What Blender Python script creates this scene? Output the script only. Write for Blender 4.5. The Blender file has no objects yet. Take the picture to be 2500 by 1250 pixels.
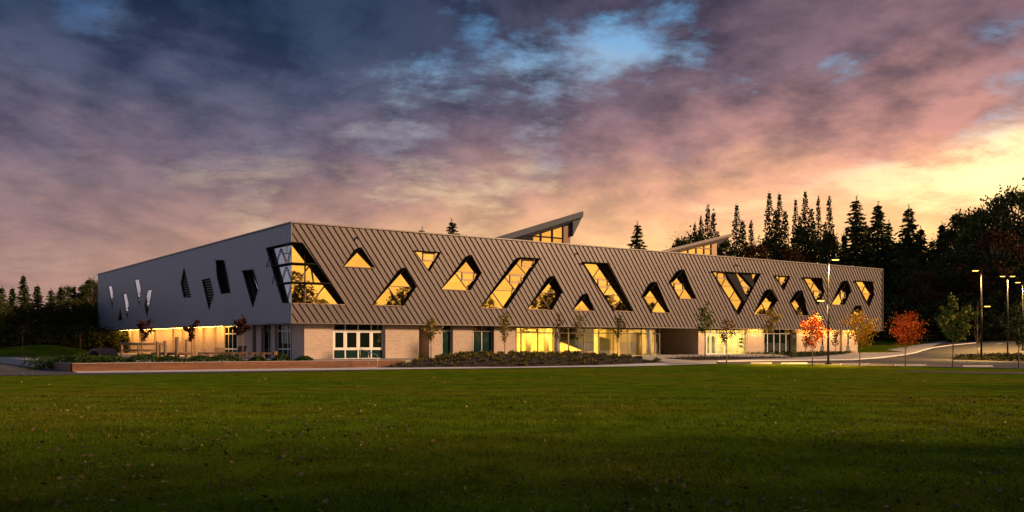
import bpy, bmesh, math, random
import numpy as np
from mathutils import Vector, Matrix
from mathutils.geometry import delaunay_2d_cdt

R = math.radians
scene = bpy.context.scene
rng = np.random.default_rng(7)
random.seed(7)

# ------------------------------------------------------------------ camera
FPX, CX, HV = 2261.0, 1250.0, 835.0          # focal length / principal column / horizon row of the 2500 px photo
EYE = 2.2
cam_d = bpy.data.cameras.new('camera'); cam = bpy.data.objects.new('camera', cam_d)
scene.collection.objects.link(cam)
cam.location = (0, 0, EYE); cam.rotation_euler = (R(90), 0, 0)
cam_d.sensor_width = 36; cam_d.lens = FPX / 2500 * 36
cam_d.shift_y = (HV - 625) / 2500
cam_d.clip_end = 6000; cam_d.clip_start = .1
scene.camera = cam

# ------------------------------------------------------------------ node helpers
class NT:
    def __init__(s, tree): s.t = tree; s.t.nodes.clear()
    def n(s, typ, **kw):
        nd = s.t.nodes.new(typ)
        for k, v in kw.items():
            if k.startswith('i_'): s.set(nd, k[2:], v)
            elif k.startswith('k_'): s.set(nd, int(k[2:]), v)
            else: setattr(nd, k, v)
        return nd
    def set(s, nd, key, v):
        inp = nd.inputs[key] if isinstance(key, int) else nd.inputs[key.replace('_', ' ')]
        if isinstance(v, bpy.types.NodeSocket): s.t.links.new(v, inp)
        elif isinstance(v, bpy.types.Node): s.t.links.new(v.outputs[0], inp)
        else: inp.default_value = v
    def m(s, op, a, b=0.0, c=None, clamp=False):
        nd = s.n('ShaderNodeMath', operation=op, use_clamp=clamp, k_0=a, k_1=b)
        if c is not None: s.set(nd, 2, c)
        return nd.outputs[0]
    def ss(s, v, lo, hi):
        return s.n('ShaderNodeMapRange', interpolation_type='SMOOTHSTEP', i_Value=v, i_From_Min=lo, i_From_Max=hi).outputs[0]
    def mix(s, f, a, b, blend='MIX'):
        nd = s.n('ShaderNodeMix', data_type='RGBA', blend_type=blend)
        for k, v in ((0, f), (6, a), (7, b)):
            if isinstance(v, (tuple, list)) and len(v) == 3: v = (*v, 1)
            s.set(nd, k, v)
        return nd.outputs[2]
    def ramp(s, f, stops, interp='LINEAR'):
        nd = s.n('ShaderNodeValToRGB'); cr = nd.color_ramp; cr.interpolation = interp
        while len(cr.elements) < len(stops): cr.elements.new(.5)
        for e, (p, c) in zip(cr.elements, stops):
            e.position = p; e.color = (*c, 1)
        s.set(nd, 0, f)
        return nd.outputs[0]
    def noise(s, vec, scale, detail=4, rough=.55, dist=0.0):
        nd = s.n('ShaderNodeTexNoise', i_Scale=scale, i_Detail=detail, i_Roughness=rough, i_Distortion=dist)
        if vec is not None: s.set(nd, 'Vector', vec)
        return nd.outputs[0]
    def vscale(s, vec, sc):
        return s.n('ShaderNodeMapping', i_Vector=vec, i_Scale=sc).outputs[0]

# ------------------------------------------------------------------ sky and sun
SUN_AZ, SUN_EL = 103.0, 18.0                   # azimuth clockwise from the view axis
world = bpy.data.worlds.new('World'); scene.world = world; world.use_nodes = True
w = NT(world.node_tree)
tc = w.n('ShaderNodeTexCoord'); sep = w.n('ShaderNodeSeparateXYZ', k_0=tc.outputs['Generated'])
X, Y, Z = sep.outputs
hl = w.m('SQRT', w.m('ADD', w.m('ADD', w.m('MULTIPLY', X, X), w.m('MULTIPLY', Y, Y)), 1e-5))
GA = R(78)
az = w.m('DIVIDE', w.m('ADD', w.m('MULTIPLY', X, math.sin(GA)), w.m('MULTIPLY', Y, math.cos(GA))), hl)
bf = w.ss(az, -.28, -.85)                     # away from the sunset the dusk turns blue
zc = w.m('MAXIMUM', Z, 0.0)
af = w.ss(w.m('ADD', az, w.m('MULTIPLY', w.ss(zc, .26, .04), .40)), .0, .95)   # the glow spreads wide along the horizon
den = w.m('ADD', zc, .22)
P = w.n('ShaderNodeCombineXYZ', k_0=w.m('DIVIDE', X, den), k_1=w.m('DIVIDE', Y, den), k_2=3.7).outputs[0]
def cn(loc, sc, scale, detail=9, rough=.6, dist=.2):
    return w.noise(w.n('ShaderNodeMapping', i_Vector=P, i_Rotation=(0, 0, R(-20)), i_Scale=(*sc, 1), i_Location=(*loc, 0)).outputs[0], scale, detail, rough, dist)
SK = (11.4, 3.2)
dens = cn(SK, (1.0, .75), 1.9, 10, .6, .12)                 # thickness of the deck
dens2 = cn((SK[0] + .08, SK[1] - .02), (1.0, .75), 1.9, 10, .6, .12)   # the same, a step towards the sunset
fine = cn((7.3, 2.1), (1.0, .8), 4.4, 9, .62, .12)
wisp = cn((1.3, 5.1), (.8, 1.1), 8.0, 8, .66, .2)
lit = w.m('ADD', w.m('MULTIPLY', w.m('SUBTRACT', dens, dens2), 6.5), .5, clamp=True)   # edges facing the glow
elz = w.m('ADD', zc, w.m('MULTIPLY', w.m('SUBTRACT', fine, .5), .13))     # ragged colour bands
cloudR = w.ramp(elz, [(0, (1.0, .58, .20)), (.09, (.98, .54, .21)), (.15, (.78, .39, .20)), (.21, (.45, .21, .165)), (.28, (.21, .115, .125)), (.36, (.125, .080, .100)), (.75, (.08, .06, .075))])
cloudL = w.ramp(elz, [(0, (.26, .15, .135)), (.10, (.23, .138, .135)), (.145, (.17, .115, .128)), (.19, (.108, .085, .122)), (.25, (.050, .056, .098)), (.31, (.020, .032, .066)), (.38, (.011, .022, .052)), (.75, (.012, .02, .04))])
clearR = w.ramp(elz, [(0, (1.02, .64, .24)), (.12, (1.05, .74, .31)), (.175, (1.0, .74, .38)), (.21, (.42, .36, .38)), (.27, (.22, .32, .44)), (.33, (.11, .28, .50)), (.75, (.05, .14, .35))])
clearL = w.ramp(elz, [(0, (.33, .20, .16)), (.10, (.36, .23, .185)), (.14, (.36, .26, .22)), (.19, (.19, .155, .18)), (.25, (.085, .105, .165)), (.31, (.028, .06, .145)), (.75, (.012, .04, .12))])
nish = w.n('ShaderNodeTexSky', sky_type='NISHITA', sun_disc=False, sun_elevation=R(SUN_EL), sun_rotation=R(SUN_AZ))
nish_c = w.mix(1.0, nish.outputs[0], (.004, .004, .004), 'MULTIPLY')
cloudB = w.ramp(elz, [(0, (.40, .36, .40)), (.10, (.34, .33, .42)), (.25, (.19, .22, .34)), (.5, (.10, .14, .25)), (.8, (.06, .10, .20))])
cloud = w.mix(bf, w.mix(af, cloudL, cloudR), cloudB)
clear = w.mix(1.0, w.mix(w.m('MAXIMUM', af, w.ss(az, -.35, .35)), clearL, clearR), nish_c, 'ADD')
hi = w.ss(zc, .06, .30)
sh = w.m('ADD', w.m('MULTIPLY', w.m('SUBTRACT', lit, .5), 1.15), w.m('ADD', w.m('MULTIPLY', w.m('SUBTRACT', fine, .5), .7), w.m('MULTIPLY', w.m('SUBTRACT', wisp, .5), .45)))
sh = w.m('ADD', w.m('MULTIPLY', sh, w.m('ADD', .22, w.m('MULTIPLY', hi, .52))), 1.0)
cloud = w.mix(1.0, cloud, w.n('ShaderNodeCombineXYZ', k_0=sh, k_1=w.m('ADD', w.m('MULTIPLY', sh, .88), .12), k_2=w.m('ADD', w.m('MULTIPLY', sh, .72), .28)).outputs[0], 'MULTIPLY')
def bump(u, v, r, sx=1.0):                      # a break in the cloud deck in this direction
    d = Vector(((u - CX) / FPX, 1, (HV - v) / FPX)).normalized()
    a = w.n('ShaderNodeVectorMath', operation='SUBTRACT', k_0=tc.outputs['Generated'], k_1=tuple(d)).outputs[0]
    a = w.n('ShaderNodeVectorMath', operation='MULTIPLY', k_0=a, k_1=(1 / sx, 1 / sx, 1)).outputs[0]
    return w.ss(w.n('ShaderNodeVectorMath', operation='LENGTH', k_0=a).outputs['Value'], r, 0)
brk = 0.0
for b_ in ((1480, 130, .05, 1.5, .17), (930, 190, .04, 2.4, .11), (1420, 270, .045, 2.0, .08), (1680, 30, .03, 1.8, .06), (2560, 400, .075, 2.0, .26), (600, 560, .035, 2.2, .16), (2150, 450, .035, 3.0, .07), (1150, 470, .05, 4.0, .10), (100, 640, .03, 3.5, .12), (1750, 520, .04, 4.0, .09), (250, 30, .05, 3, .08)):
    brk = w.m('ADD', w.m('MULTIPLY', bump(*b_[:4]), b_[4]), brk)
gapv = w.m('ADD', w.m('ADD', w.m('MULTIPLY', w.m('SUBTRACT', .5, dens), .9), w.m('ADD', w.m('MULTIPLY', w.m('SUBTRACT', wisp, .5), .35), w.m('MULTIPLY', w.m('SUBTRACT', fine, .5), .35))), brk)
gap = w.m('MULTIPLY', w.ss(gapv, .03, .24), w.m('MAXIMUM', w.m('ADD', .42, w.m('MULTIPLY', w.ss(zc, .17, .28), .55)), w.ss(az, .40, .64)))
sky = w.mix(gap, cloud, clear)
bg = w.n('ShaderNodeBackground', i_Color=sky, i_Strength=1.0)
w.n('ShaderNodeOutputWorld', i_Surface=bg.outputs[0])

sun_d = bpy.data.lights.new('sun', 'SUN'); sun = bpy.data.objects.new('sun', sun_d); scene.collection.objects.link(sun)
sun_d.energy = 3.4; sun_d.angle = R(7); sun_d.color = (1.0, .64, .35)
sv = Vector((math.sin(R(SUN_AZ)) * math.cos(R(SUN_EL)), math.cos(R(SUN_AZ)) * math.cos(R(SUN_EL)), math.sin(R(SUN_EL))))
sun.rotation_euler = sv.to_track_quat('Z', 'Y').to_euler()

vs = scene.view_settings
vs.view_transform = 'Standard'; vs.look = 'None'; vs.gamma = 1; vs.exposure = .58; vs.use_curve_mapping = False
scene.cycles.use_denoising = True
scene.cycles.max_bounces = 8; scene.cycles.transparent_max_bounces = 12
scene.cycles.sample_clamp_indirect = 4

# ------------------------------------------------------------------ materials
MATS = {}
def mat(name, base=(.5, .5, .5), rough=.6, metal=0, spec=.5, var=0, nscale=6, bump=0, bscale=40, emit=None, estr=0, objvar=0, island=None, coords='Object', stretch=(1, 1, 1)):
    if name in MATS: return MATS[name]
    m = bpy.data.materials.new(name); m.use_nodes = True; t = NT(m.node_tree)
    p = t.n('ShaderNodeBsdfPrincipled', i_Roughness=rough, i_Metallic=metal)
    p.inputs['Specular IOR Level'].default_value = spec
    c = None
    tcx = t.n('ShaderNodeTexCoord').outputs[coords]
    if stretch != (1, 1, 1): tcx = t.vscale(tcx, stretch)
    if island:
        g = t.n('ShaderNodeNewGeometry')
        c = t.ramp(g.outputs['Random Per Island'], [(i / max(1, len(island) - 1), k) for i, k in enumerate(island)])
    col = c if c is not None else (*base, 1)
    if var:
        nz = t.noise(tcx, nscale, 6, .6)
        f = t.n('ShaderNodeMapRange', i_Value=nz, i_From_Min=.3, i_From_Max=.7, i_To_Min=1 - var, i_To_Max=1 + var).outputs[0]
        col = t.mix(1.0, col, t.n('ShaderNodeCombineXYZ', k_0=f, k_1=f, k_2=f).outputs[0], 'MULTIPLY')
    if objvar:
        oi = t.n('ShaderNodeObjectInfo')
        f = t.n('ShaderNodeMapRange', i_Value=oi.outputs['Random'], i_To_Min=1 - objvar, i_To_Max=1 + objvar).outputs[0]
        col = t.mix(1.0, col, t.n('ShaderNodeCombineXYZ', k_0=f, k_1=f, k_2=f).outputs[0], 'MULTIPLY')
    t.set(p, 'Base Color', col)
    if bump:
        b = t.n('ShaderNodeBump', i_Strength=bump, i_Distance=.05, i_Height=t.noise(tcx, bscale, 6, .6))
        t.set(p, 'Normal', b.outputs[0])
    if emit:
        t.set(p, 'Emission Color', (*emit, 1)); t.set(p, 'Emission Strength', estr)
    t.n('ShaderNodeOutputMaterial', i_Surface=p.outputs[0])
    MATS[name] = m
    return m

def custom(name, fn):
    m = bpy.data.materials.new(name); m.use_nodes = True; t = NT(m.node_tree)
    sh = fn(t); t.n('ShaderNodeOutputMaterial', i_Surface=sh)
    MATS[name] = m
    return m

def _panel(t, base, rough, metal=.35):
    tcx = t.n('ShaderNodeTexCoord').outputs['Object']
    nz = t.noise(t.vscale(tcx, (1, 1, .35)), 1.3, 6, .65)
    oi = t.n('ShaderNodeObjectInfo').outputs['Random']
    f = t.m('ADD', .78, t.m('ADD', t.m('MULTIPLY', nz, .3), t.m('MULTIPLY', oi, .14)))
    col = t.mix(1.0, (*base, 1), t.n('ShaderNodeCombineXYZ', k_0=f, k_1=f, k_2=f).outputs[0], 'MULTIPLY')
    p = t.n('ShaderNodeBsdfPrincipled', i_Base_Color=col, i_Metallic=metal)
    t.set(p, 'Roughness', t.m('ADD', rough - .06, t.m('MULTIPLY', nz, .14)))
    b = t.n('ShaderNodeBump', i_Strength=.25, i_Distance=.02, i_Height=t.noise(tcx, .9, 2, .5))
    t.set(p, 'Normal', b.outputs[0])
    return p.outputs[0]
M_panel = custom('front_metal', lambda t: _panel(t, (.086, .066, .069), .42))
M_side = custom('side_metal', lambda t: _panel(t, (.23, .235, .265), .45))
M_fin = mat('seam_dark', (.016, .013, .012), .6, 0, .2)
M_hood = mat('hood_dark_metal', (.010, .009, .009), .7, 0, .12)
M_sill = mat('sill_bronze', (.20, .13, .10), .4, .5)
M_mull = mat('mullion_bronze', (.10, .06, .04), .45, .4)
M_trim = mat('coping_metal', (.10, .085, .08), .4, .6)
M_soffit = mat('soffit', (.22, .20, .18), .7, var=.1)
M_roof = mat('roof_membrane', (.25, .25, .25), .9, var=.1)
M_alu = mat('aluminium_white', (.72, .68, .63), .4, .1)
M_conc = mat('concrete', (.46, .43, .40), .85, var=.12, nscale=2, bump=.2, bscale=30)
M_side_walk = mat('sidewalk_concrete', (.42, .385, .35), .85, var=.12, nscale=.8, bump=.15, bscale=20)
M_white = mat('pale_concrete', (.62, .60, .60), .8, var=.08, nscale=1)
M_asph = mat('asphalt', (.075, .07, .066), .75, var=.22, nscale=.5, bump=.4, bscale=60)
M_paint = mat('road_paint', (.7, .66, .5), .7, var=.15, nscale=5)
M_mulch = mat('mulch', (.022, .010, .006), .95, var=.5, nscale=9, bump=1, bscale=14)
M_black = mat('black_metal', (.012, .012, .012), .4, .4)
M_steel = mat('stainless_steel', (.6, .58, .55), .3, .9)
M_brown = mat('brown_cladding', (.17, .075, .045), .6, var=.1)
M_grey = mat('grey_metal', (.060, .066, .095), .6, 0, .15, var=.06)
M_bark = mat('bark', (.07, .05, .035), .9, var=.4, nscale=8, bump=.6, bscale=20)
M_barky = mat('young_bark', (.22, .14, .07), .85, var=.3, nscale=10)
M_inner = mat('interior_wall', (.70, .60, .38), .8, var=.04, nscale=.6)
M_floor = mat('interior_floor', (.35, .26, .15), .5, var=.1)
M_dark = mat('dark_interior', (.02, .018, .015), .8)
M_led = mat('led_strip', (.9, .8, .6), emit=(1, .50, .09), estr=58)
M_lens = mat('lamp_lens', (.9, .8, .6), emit=(1, .52, .09), estr=3.4)
M_ceil = mat('ceiling_lamp', (.9, .8, .6), emit=(1, .64, .12), estr=210)
M_ceilw = mat('ceiling_lamp_white', (.9, .8, .6), emit=(1, .76, .24), estr=130)
M_green = mat('green_plastic', (.05, .20, .05), .5)
M_signg = mat('sign_green', (.20, .22, .02), .5, var=.06)
M_signw = mat('sign_white', (.75, .75, .5), .6)

def _brick(t):
    tcx = t.n('ShaderNodeTexCoord').outputs['Object']
    s = t.n('ShaderNodeSeparateXYZ', k_0=tcx)
    v = t.n('ShaderNodeCombineXYZ', k_0=t.m('ADD', s.outputs[0], s.outputs[1]), k_1=s.outputs[2]).outputs[0]
    b = t.n('ShaderNodeTexBrick', i_Vector=v, i_Scale=1.0, i_Color1=(.56, .43, .345, 1), i_Color2=(.49, .37, .295, 1), i_Mortar=(.33, .26, .21, 1))
    b.inputs['Mortar Size'].default_value = .014; b.inputs['Brick Width'].default_value = .40; b.inputs['Row Height'].default_value = .20
    b.inputs['Mortar Smooth'].default_value = .2
    nz = t.noise(tcx, 1.1, 6, .65)
    f = t.m('ADD', .8, t.m('MULTIPLY', nz, .4))
    col = t.mix(1.0, b.outputs[0], t.n('ShaderNodeCombineXYZ', k_0=f, k_1=f, k_2=f).outputs[0], 'MULTIPLY')
    p = t.n('ShaderNodeBsdfPrincipled', i_Base_Color=col, i_Roughness=.85)
    bp = t.n('ShaderNodeBump', i_Strength=.6, i_Distance=.012, i_Height=t.m('SUBTRACT', 1, b.outputs[1]))
    t.set(p, 'Normal', bp.outputs[0])
    return p.outputs[0]
M_brick = custom('masonry', _brick)

def _wood(t):
    tcx = t.n('ShaderNodeTexCoord').outputs['Object']
    nz = t.noise(t.vscale(tcx, (1.0, 1.0, 14)), 1.2, 8, .7, .6)
    oi = t.n('ShaderNodeObjectInfo').outputs['Random']
    col = t.ramp(nz, [(.25, (.07, .026, .012)), (.5, (.16, .062, .027)), (.75, (.26, .115, .05))])
    f = t.m('ADD', .75, t.m('MULTIPLY', oi, .5))
    col = t.mix(1.0, col, t.n('ShaderNodeCombineXYZ', k_0=f, k_1=f, k_2=f).outputs[0], 'MULTIPLY')
    p = t.n('ShaderNodeBsdfPrincipled', i_Base_Color=col, i_Roughness=.7)
    return p.outputs[0]
M_wood = custom('red_cedar', _wood)
M_log = mat('log_wood', (.24, .14, .07), .8, var=.35, nscale=3, stretch=(6, 6, 1))

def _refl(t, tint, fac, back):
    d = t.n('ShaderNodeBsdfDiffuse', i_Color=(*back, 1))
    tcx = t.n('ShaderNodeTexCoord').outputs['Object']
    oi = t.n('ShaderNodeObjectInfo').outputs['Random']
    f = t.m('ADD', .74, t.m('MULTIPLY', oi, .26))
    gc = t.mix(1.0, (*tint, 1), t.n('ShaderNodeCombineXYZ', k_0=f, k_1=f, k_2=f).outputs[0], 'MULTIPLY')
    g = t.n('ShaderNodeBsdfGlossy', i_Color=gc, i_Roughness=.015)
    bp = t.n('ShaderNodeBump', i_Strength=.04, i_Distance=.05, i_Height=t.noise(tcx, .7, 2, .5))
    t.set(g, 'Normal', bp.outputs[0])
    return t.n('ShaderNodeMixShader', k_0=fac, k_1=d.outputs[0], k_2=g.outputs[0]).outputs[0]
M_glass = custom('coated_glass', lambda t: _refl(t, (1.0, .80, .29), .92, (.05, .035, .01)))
M_glass_side = custom('coated_glass_side', lambda t: _refl(t, (1, 1, 1), .93, (.02, .02, .02)))
M_glass_corner = custom('corner_glass', lambda t: _refl(t, (.9, .95, 1), .52, (.03, .035, .035)))
M_gdark = custom('dark_glass', lambda t: _refl(t, (.9, .95, .9), .10, (.008, .012, .010)))
def _clear(t):
    a = t.n('ShaderNodeBsdfTransparent', i_Color=(.93, .95, .90, 1)); g = t.n('ShaderNodeBsdfGlossy', i_Roughness=.02)
    return t.n('ShaderNodeMixShader', k_0=.10, k_1=a.outputs[0], k_2=g.outputs[0]).outputs[0]
M_clear = custom('clear_glass', _clear)

def _grass(t):
    tcx = t.n('ShaderNodeTexCoord').outputs['Object']
    big = t.noise(tcx, .09, 5, .6); mid = t.noise(t.vscale(tcx, (1, .6, 1)), .9, 6, .65); fin = t.noise(tcx, 14, 5, .7)
    c1 = t.ramp(big, [(.30, (.060, .120, .005)), (.5, (.095, .138, .006)), (.66, (.135, .132, .010))])
    c2 = t.ramp(mid, [(.26, (.38, .33, .30)), (.42, (.85, .82, .8)), (.55, (1.05, 1.05, 1)), (.74, (1.40, 1.30, 1.0))])
    c3 = t.ramp(fin, [(.3, (.45, .45, .45)), (.7, (1.5, 1.5, 1.5))])
    s_ = t.n('ShaderNodeSeparateXYZ', k_0=tcx)
    band = t.m('SINE', t.m('ADD', t.m('MULTIPLY', s_.outputs[1], 1.9), t.m('ADD', t.m('MULTIPLY', s_.outputs[0], .35), t.m('MULTIPLY', big, 5.0))))
    bf_ = t.m('ADD', 1.0, t.m('MULTIPLY', band, .10))                        # mower passes
    c2 = t.mix(1.0, c2, t.n('ShaderNodeCombineXYZ', k_0=bf_, k_1=bf_, k_2=bf_).outputs[0], 'MULTIPLY')
    worn = t.ss(t.noise(t.vscale(tcx, (1, .8, 1)), .22, 6, .7), .60, .72)
    c1 = t.mix(t.m('MULTIPLY', worn, .6), c1, (.10, .075, .03))
    col = t.mix(1.0, t.mix(1.0, c1, c2, 'MULTIPLY'), c3, 'MULTIPLY')
    p = t.n('ShaderNodeBsdfDiffuse', i_Color=col)
    b = t.n('ShaderNodeBump', i_Strength=.5, i_Distance=.05, i_Height=t.m('ADD', t.m('MULTIPLY', fin, .6), mid))
    t.set(p, 'Normal', b.outputs[0])
    return p.outputs[0]
M_grass = custom('lawn_grass', _grass)

# ------------------------------------------------------------------ object helpers
ROOT = scene.collection
def tag(o, label=None, cat=None, group=None, kind=None):
    if label: o['label'] = label
    if cat: o['category'] = cat
    if group: o['group'] = group
    if kind: o['kind'] = kind
    return o
def empty(name, loc=(0, 0, 0), rz=0):
    o = bpy.data.objects.new(name, None); ROOT.objects.link(o); o.location = loc; o.rotation_euler = (0, 0, rz)
    o.empty_display_size = .2
    return o
def link(name, me, parent=None):
    o = bpy.data.objects.new(name, me); ROOT.objects.link(o)
    if parent is not None: o.parent = parent
    return o
def copy_tree(o, parent=None):
    c = o.copy(); ROOT.objects.link(c); c.parent = parent
    for ch in o.children: copy_tree(ch, c)
    return c

class MB:
    def __init__(s): s.v = []; s.f = []; s.mi = []
    def add(s, vs, fs, mi=0):
        o = len(s.v); s.v += [tuple(x) for x in vs]; s.f += [tuple(i + o for i in f) for f in fs]; s.mi += [mi] * len(fs)
    def box(s, x0, x1, y0, y1, z0, z1, mi=0):
        v = [(x0, y0, z0), (x1, y0, z0), (x1, y1, z0), (x0, y1, z0), (x0, y0, z1), (x1, y0, z1), (x1, y1, z1), (x0, y1, z1)]
        s.add(v, [(3, 2, 1, 0), (4, 5, 6, 7), (0, 1, 5, 4), (1, 2, 6, 5), (2, 3, 7, 6), (3, 0, 4, 7)], mi)
    def hexa(s, v8, mi=0):
        s.add(v8, [(3, 2, 1, 0), (4, 5, 6, 7), (0, 1, 5, 4), (1, 2, 6, 5), (2, 3, 7, 6), (3, 0, 4, 7)], mi)
    def prism(s, a, b, mi=0):                      # two matching loops
        n = len(a)
        s.add(list(a) + list(b), [tuple(range(n))[::-1], tuple(range(n, 2 * n))] + [(i, (i + 1) % n, n + (i + 1) % n, n + i) for i in range(n)], mi)
    def bar(s, p, q, wx, wy=None, up=(0, 0, 1), mi=0):
        p = Vector(p); q = Vector(q); d = (q - p).normalized(); up = Vector(up)
        if abs(d.dot(up)) > .98: up = Vector((0, 1, 0))
        a = d.cross(up).normalized() * wx / 2; b = a.cross(d).normalized() * (wy or wx) / 2
        s.hexa([p - a - b, p + a - b, q + a - b, q - a - b, p - a + b, p + a + b, q + a + b, q - a + b], mi)
    def tube(s, pts, rads, n=8, mi=0, cap=True):
        pts = [Vector(p) for p in pts]; rings = []
        for i, p in enumerate(pts):
            d = (pts[min(i + 1, len(pts) - 1)] - pts[max(i - 1, 0)]).normalized()
            u = d.cross(Vector((.31, .95, .05))); u = u.normalized() if u.length > .01 else Vector((1, 0, 0)); v = d.cross(u)
            rings.append([p + (u * math.cos(2 * math.pi * k / n) + v * math.sin(2 * math.pi * k / n)) * rads[i] for k in range(n)])
        vs = [x for r in rings for x in r]; fs = []
        for i in range(len(pts) - 1):
            for k in range(n): fs.append((i * n + k, i * n + (k + 1) % n, (i + 1) * n + (k + 1) % n, (i + 1) * n + k))
        if cap: fs += [tuple(range(n))[::-1], tuple(range((len(pts) - 1) * n, len(pts) * n))]
        s.add(vs, fs, mi)
    def mesh(s, name, mats, smooth=False):
        me = bpy.data.meshes.new(name); me.from_pydata(s.v, [], s.f)
        mats = mats if isinstance(mats, (list, tuple)) else [mats]
        for m in mats: me.materials.append(m)
        if len(mats) > 1: me.polygons.foreach_set('material_index', s.mi)
        bm = bmesh.new(); bm.from_mesh(me); bmesh.ops.recalc_face_normals(bm, faces=bm.faces); bm.to_mesh(me); bm.free()
        if smooth: me.polygons.foreach_set('use_smooth', [True] * len(me.polygons))
        me.update(); return me
    def build(s, name, mats, parent=None, smooth=False):
        return link(name, s.mesh(name, mats, smooth), parent)

def np_mesh(name, verts, quads, mats, mi=None):
    me = bpy.data.meshes.new(name); verts = np.asarray(verts, np.float32); quads = np.asarray(quads, np.int32); k = quads.shape[1]
    me.vertices.add(len(verts)); me.vertices.foreach_set('co', verts.ravel())
    me.loops.add(quads.size); me.loops.foreach_set('vertex_index', quads.ravel())
    me.polygons.add(len(quads)); me.polygons.foreach_set('loop_start', np.arange(0, quads.size, k, dtype=np.int32))
    for m in (mats if isinstance(mats, (list, tuple)) else [mats]): me.materials.append(m)
    if mi is not None: me.polygons.foreach_set('material_index', np.asarray(mi, np.int32))
    me.update(calc_edges=True); return me

def leaf_quads(c, size, aspect=.6, flat=0.0, r=rng, axis=None):
    """diamond leaves at points c (N,3)"""
    n = len(c); size = np.broadcast_to(np.asarray(size, float), (n,))[:, None]
    a = r.normal(size=(n, 3)) if axis is None else axis + r.normal(size=(n, 3)) * .35
    a[:, 2] *= (1 - flat); a /= np.linalg.norm(a, axis=1, keepdims=True) + 1e-9
    b = r.normal(size=(n, 3)); b[:, 2] *= (1 - flat); b -= a * (a * b).sum(1, keepdims=True); b /= np.linalg.norm(b, axis=1, keepdims=True) + 1e-9
    v = np.stack([c - a * size * .5, c + b * size * aspect * .5, c + a * size * .5, c - b * size * aspect * .5], 1).reshape(-1, 3)
    return v, np.arange(4 * n).reshape(n, 4)

# ------------------------------------------------------------------ plan: building frame and terrain
C0 = (-20.0, 84.0); EX = (0.8120, 0.5837); EY = (-0.5837, 0.8120); BA = math.atan2(EX[1], EX[0])
LEN_S, LEN_T = 92.6, 79.6
ZG, ZS, ZR = .60, 3.98, 13.02                    # ground floor level, soffit, roof
def W(s, t): return (C0[0] + s * EX[0] + t * EY[0], C0[1] + s * EX[1] + t * EY[1])
def L(x, y): dx, dy = x - C0[0], y - C0[1]; return (dx * EX[0] + dy * EX[1], dx * EY[0] + dy * EY[1])
def sst(x, a, b):
    k = np.clip((x - a) / (b - a), 0, 1); return k * k * (3 - 2 * k)
MOUNDS = [(-54, 106, 9.5, 7, 1.9), (-70, 116, 12, 8, 1.1), (-41.5, 73, 3.6, 4.0, .45)]
def H(x, y):
    x = np.asarray(x, float); y = np.asarray(y, float)
    s = (x - C0[0]) * EX[0] + (y - C0[1]) * EX[1]; t = (x - C0[0]) * EY[0] + (y - C0[1]) * EY[1]
    h = ZG * .98 * sst(s, 2, 16) * sst(t, -17, -4) + 1.95 * sst(s, 90, 126)
    for mx, my, rx, ry, mh in MOUNDS:
        d = ((x - mx) / rx) ** 2 + ((y - my) / ry) ** 2
        h = h + mh * np.clip(1 - d, 0, 1) ** 1.3
    return h + .03 * np.sin(x * .21 + 1) * np.sin(y * .17) * sst(-t, 14, 24)
def gp(u, v):                                    # photo pixel -> point on the ground
    k = (u - CX) / FPX; m = (HV - v) / FPX; y0 = 8.0; z = EYE
    prev = y0
    y = y0
    while y < 320:
        if EYE + m * y <= float(H(k * y, y)): break
        prev = y; y += .5
    a, b = prev, y
    for _ in range(20):
        c = (a + b) / 2
        if EYE + m * c <= float(H(k * c, c)): b = c
        else: a = c
    return Vector((k * b, b, float(H(k * b, b))))
def front(u, v, t=0.0):                          # photo pixel -> (s, z) on a plane parallel to the front face
    d = ((u - CX) / FPX, 1.0); sc, tcm = L(0, 0)
    ds = d[0] * EX[0] + d[1] * EX[1]; dt = d[0] * EY[0] + d[1] * EY[1]
    k = (t - tcm) / dt
    return (sc + k * ds, EYE + k * (HV - v) / FPX)
def side(u, v, s=0.0):                           # photo pixel -> (t, z) on a plane parallel to the left face
    d = ((u - CX) / FPX, 1.0); sc, tcm = L(0, 0)
    ds = d[0] * EX[0] + d[1] * EX[1]; dt = d[0] * EY[0] + d[1] * EY[1]
    k = (s - sc) / ds
    return (tcm + k * dt, EYE + k * (HV - v) / FPX)

# ------------------------------------------------------------------ ground
def grid_axis(parts):
    out = []
    for a, b, st in parts: out += list(np.arange(a, b, st))
    return np.array(out + [parts[-1][1]])
gx = grid_axis([(-1500, -200, 100), (-200, -90, 10), (-90, 120, 1.5), (120, 220, 10), (220, 1500, 100)])
gy = grid_axis([(-400, -60, 40), (-60, 4, 8), (4, 60, 2), (60, 180, 1.5), (180, 300, 10), (300, 2500, 120)])
GX, GY = np.meshgrid(gx, gy); GZ = H(GX, GY)
nx, ny = len(gx), len(gy)
idx = np.arange(nx * ny).reshape(ny, nx)
q = np.stack([idx[:-1, :-1], idx[:-1, 1:], idx[1:, 1:], idx[1:, :-1]], -1).reshape(-1, 4)
me = np_mesh('lawn', np.stack([GX, GY, GZ], -1).reshape(-1, 3), q, M_grass)
me.polygons.foreach_set('use_smooth', [True] * len(me.polygons))
tag(link('lawn', me), 'mown green lawn stretching across the whole foreground', kind='structure')

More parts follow.
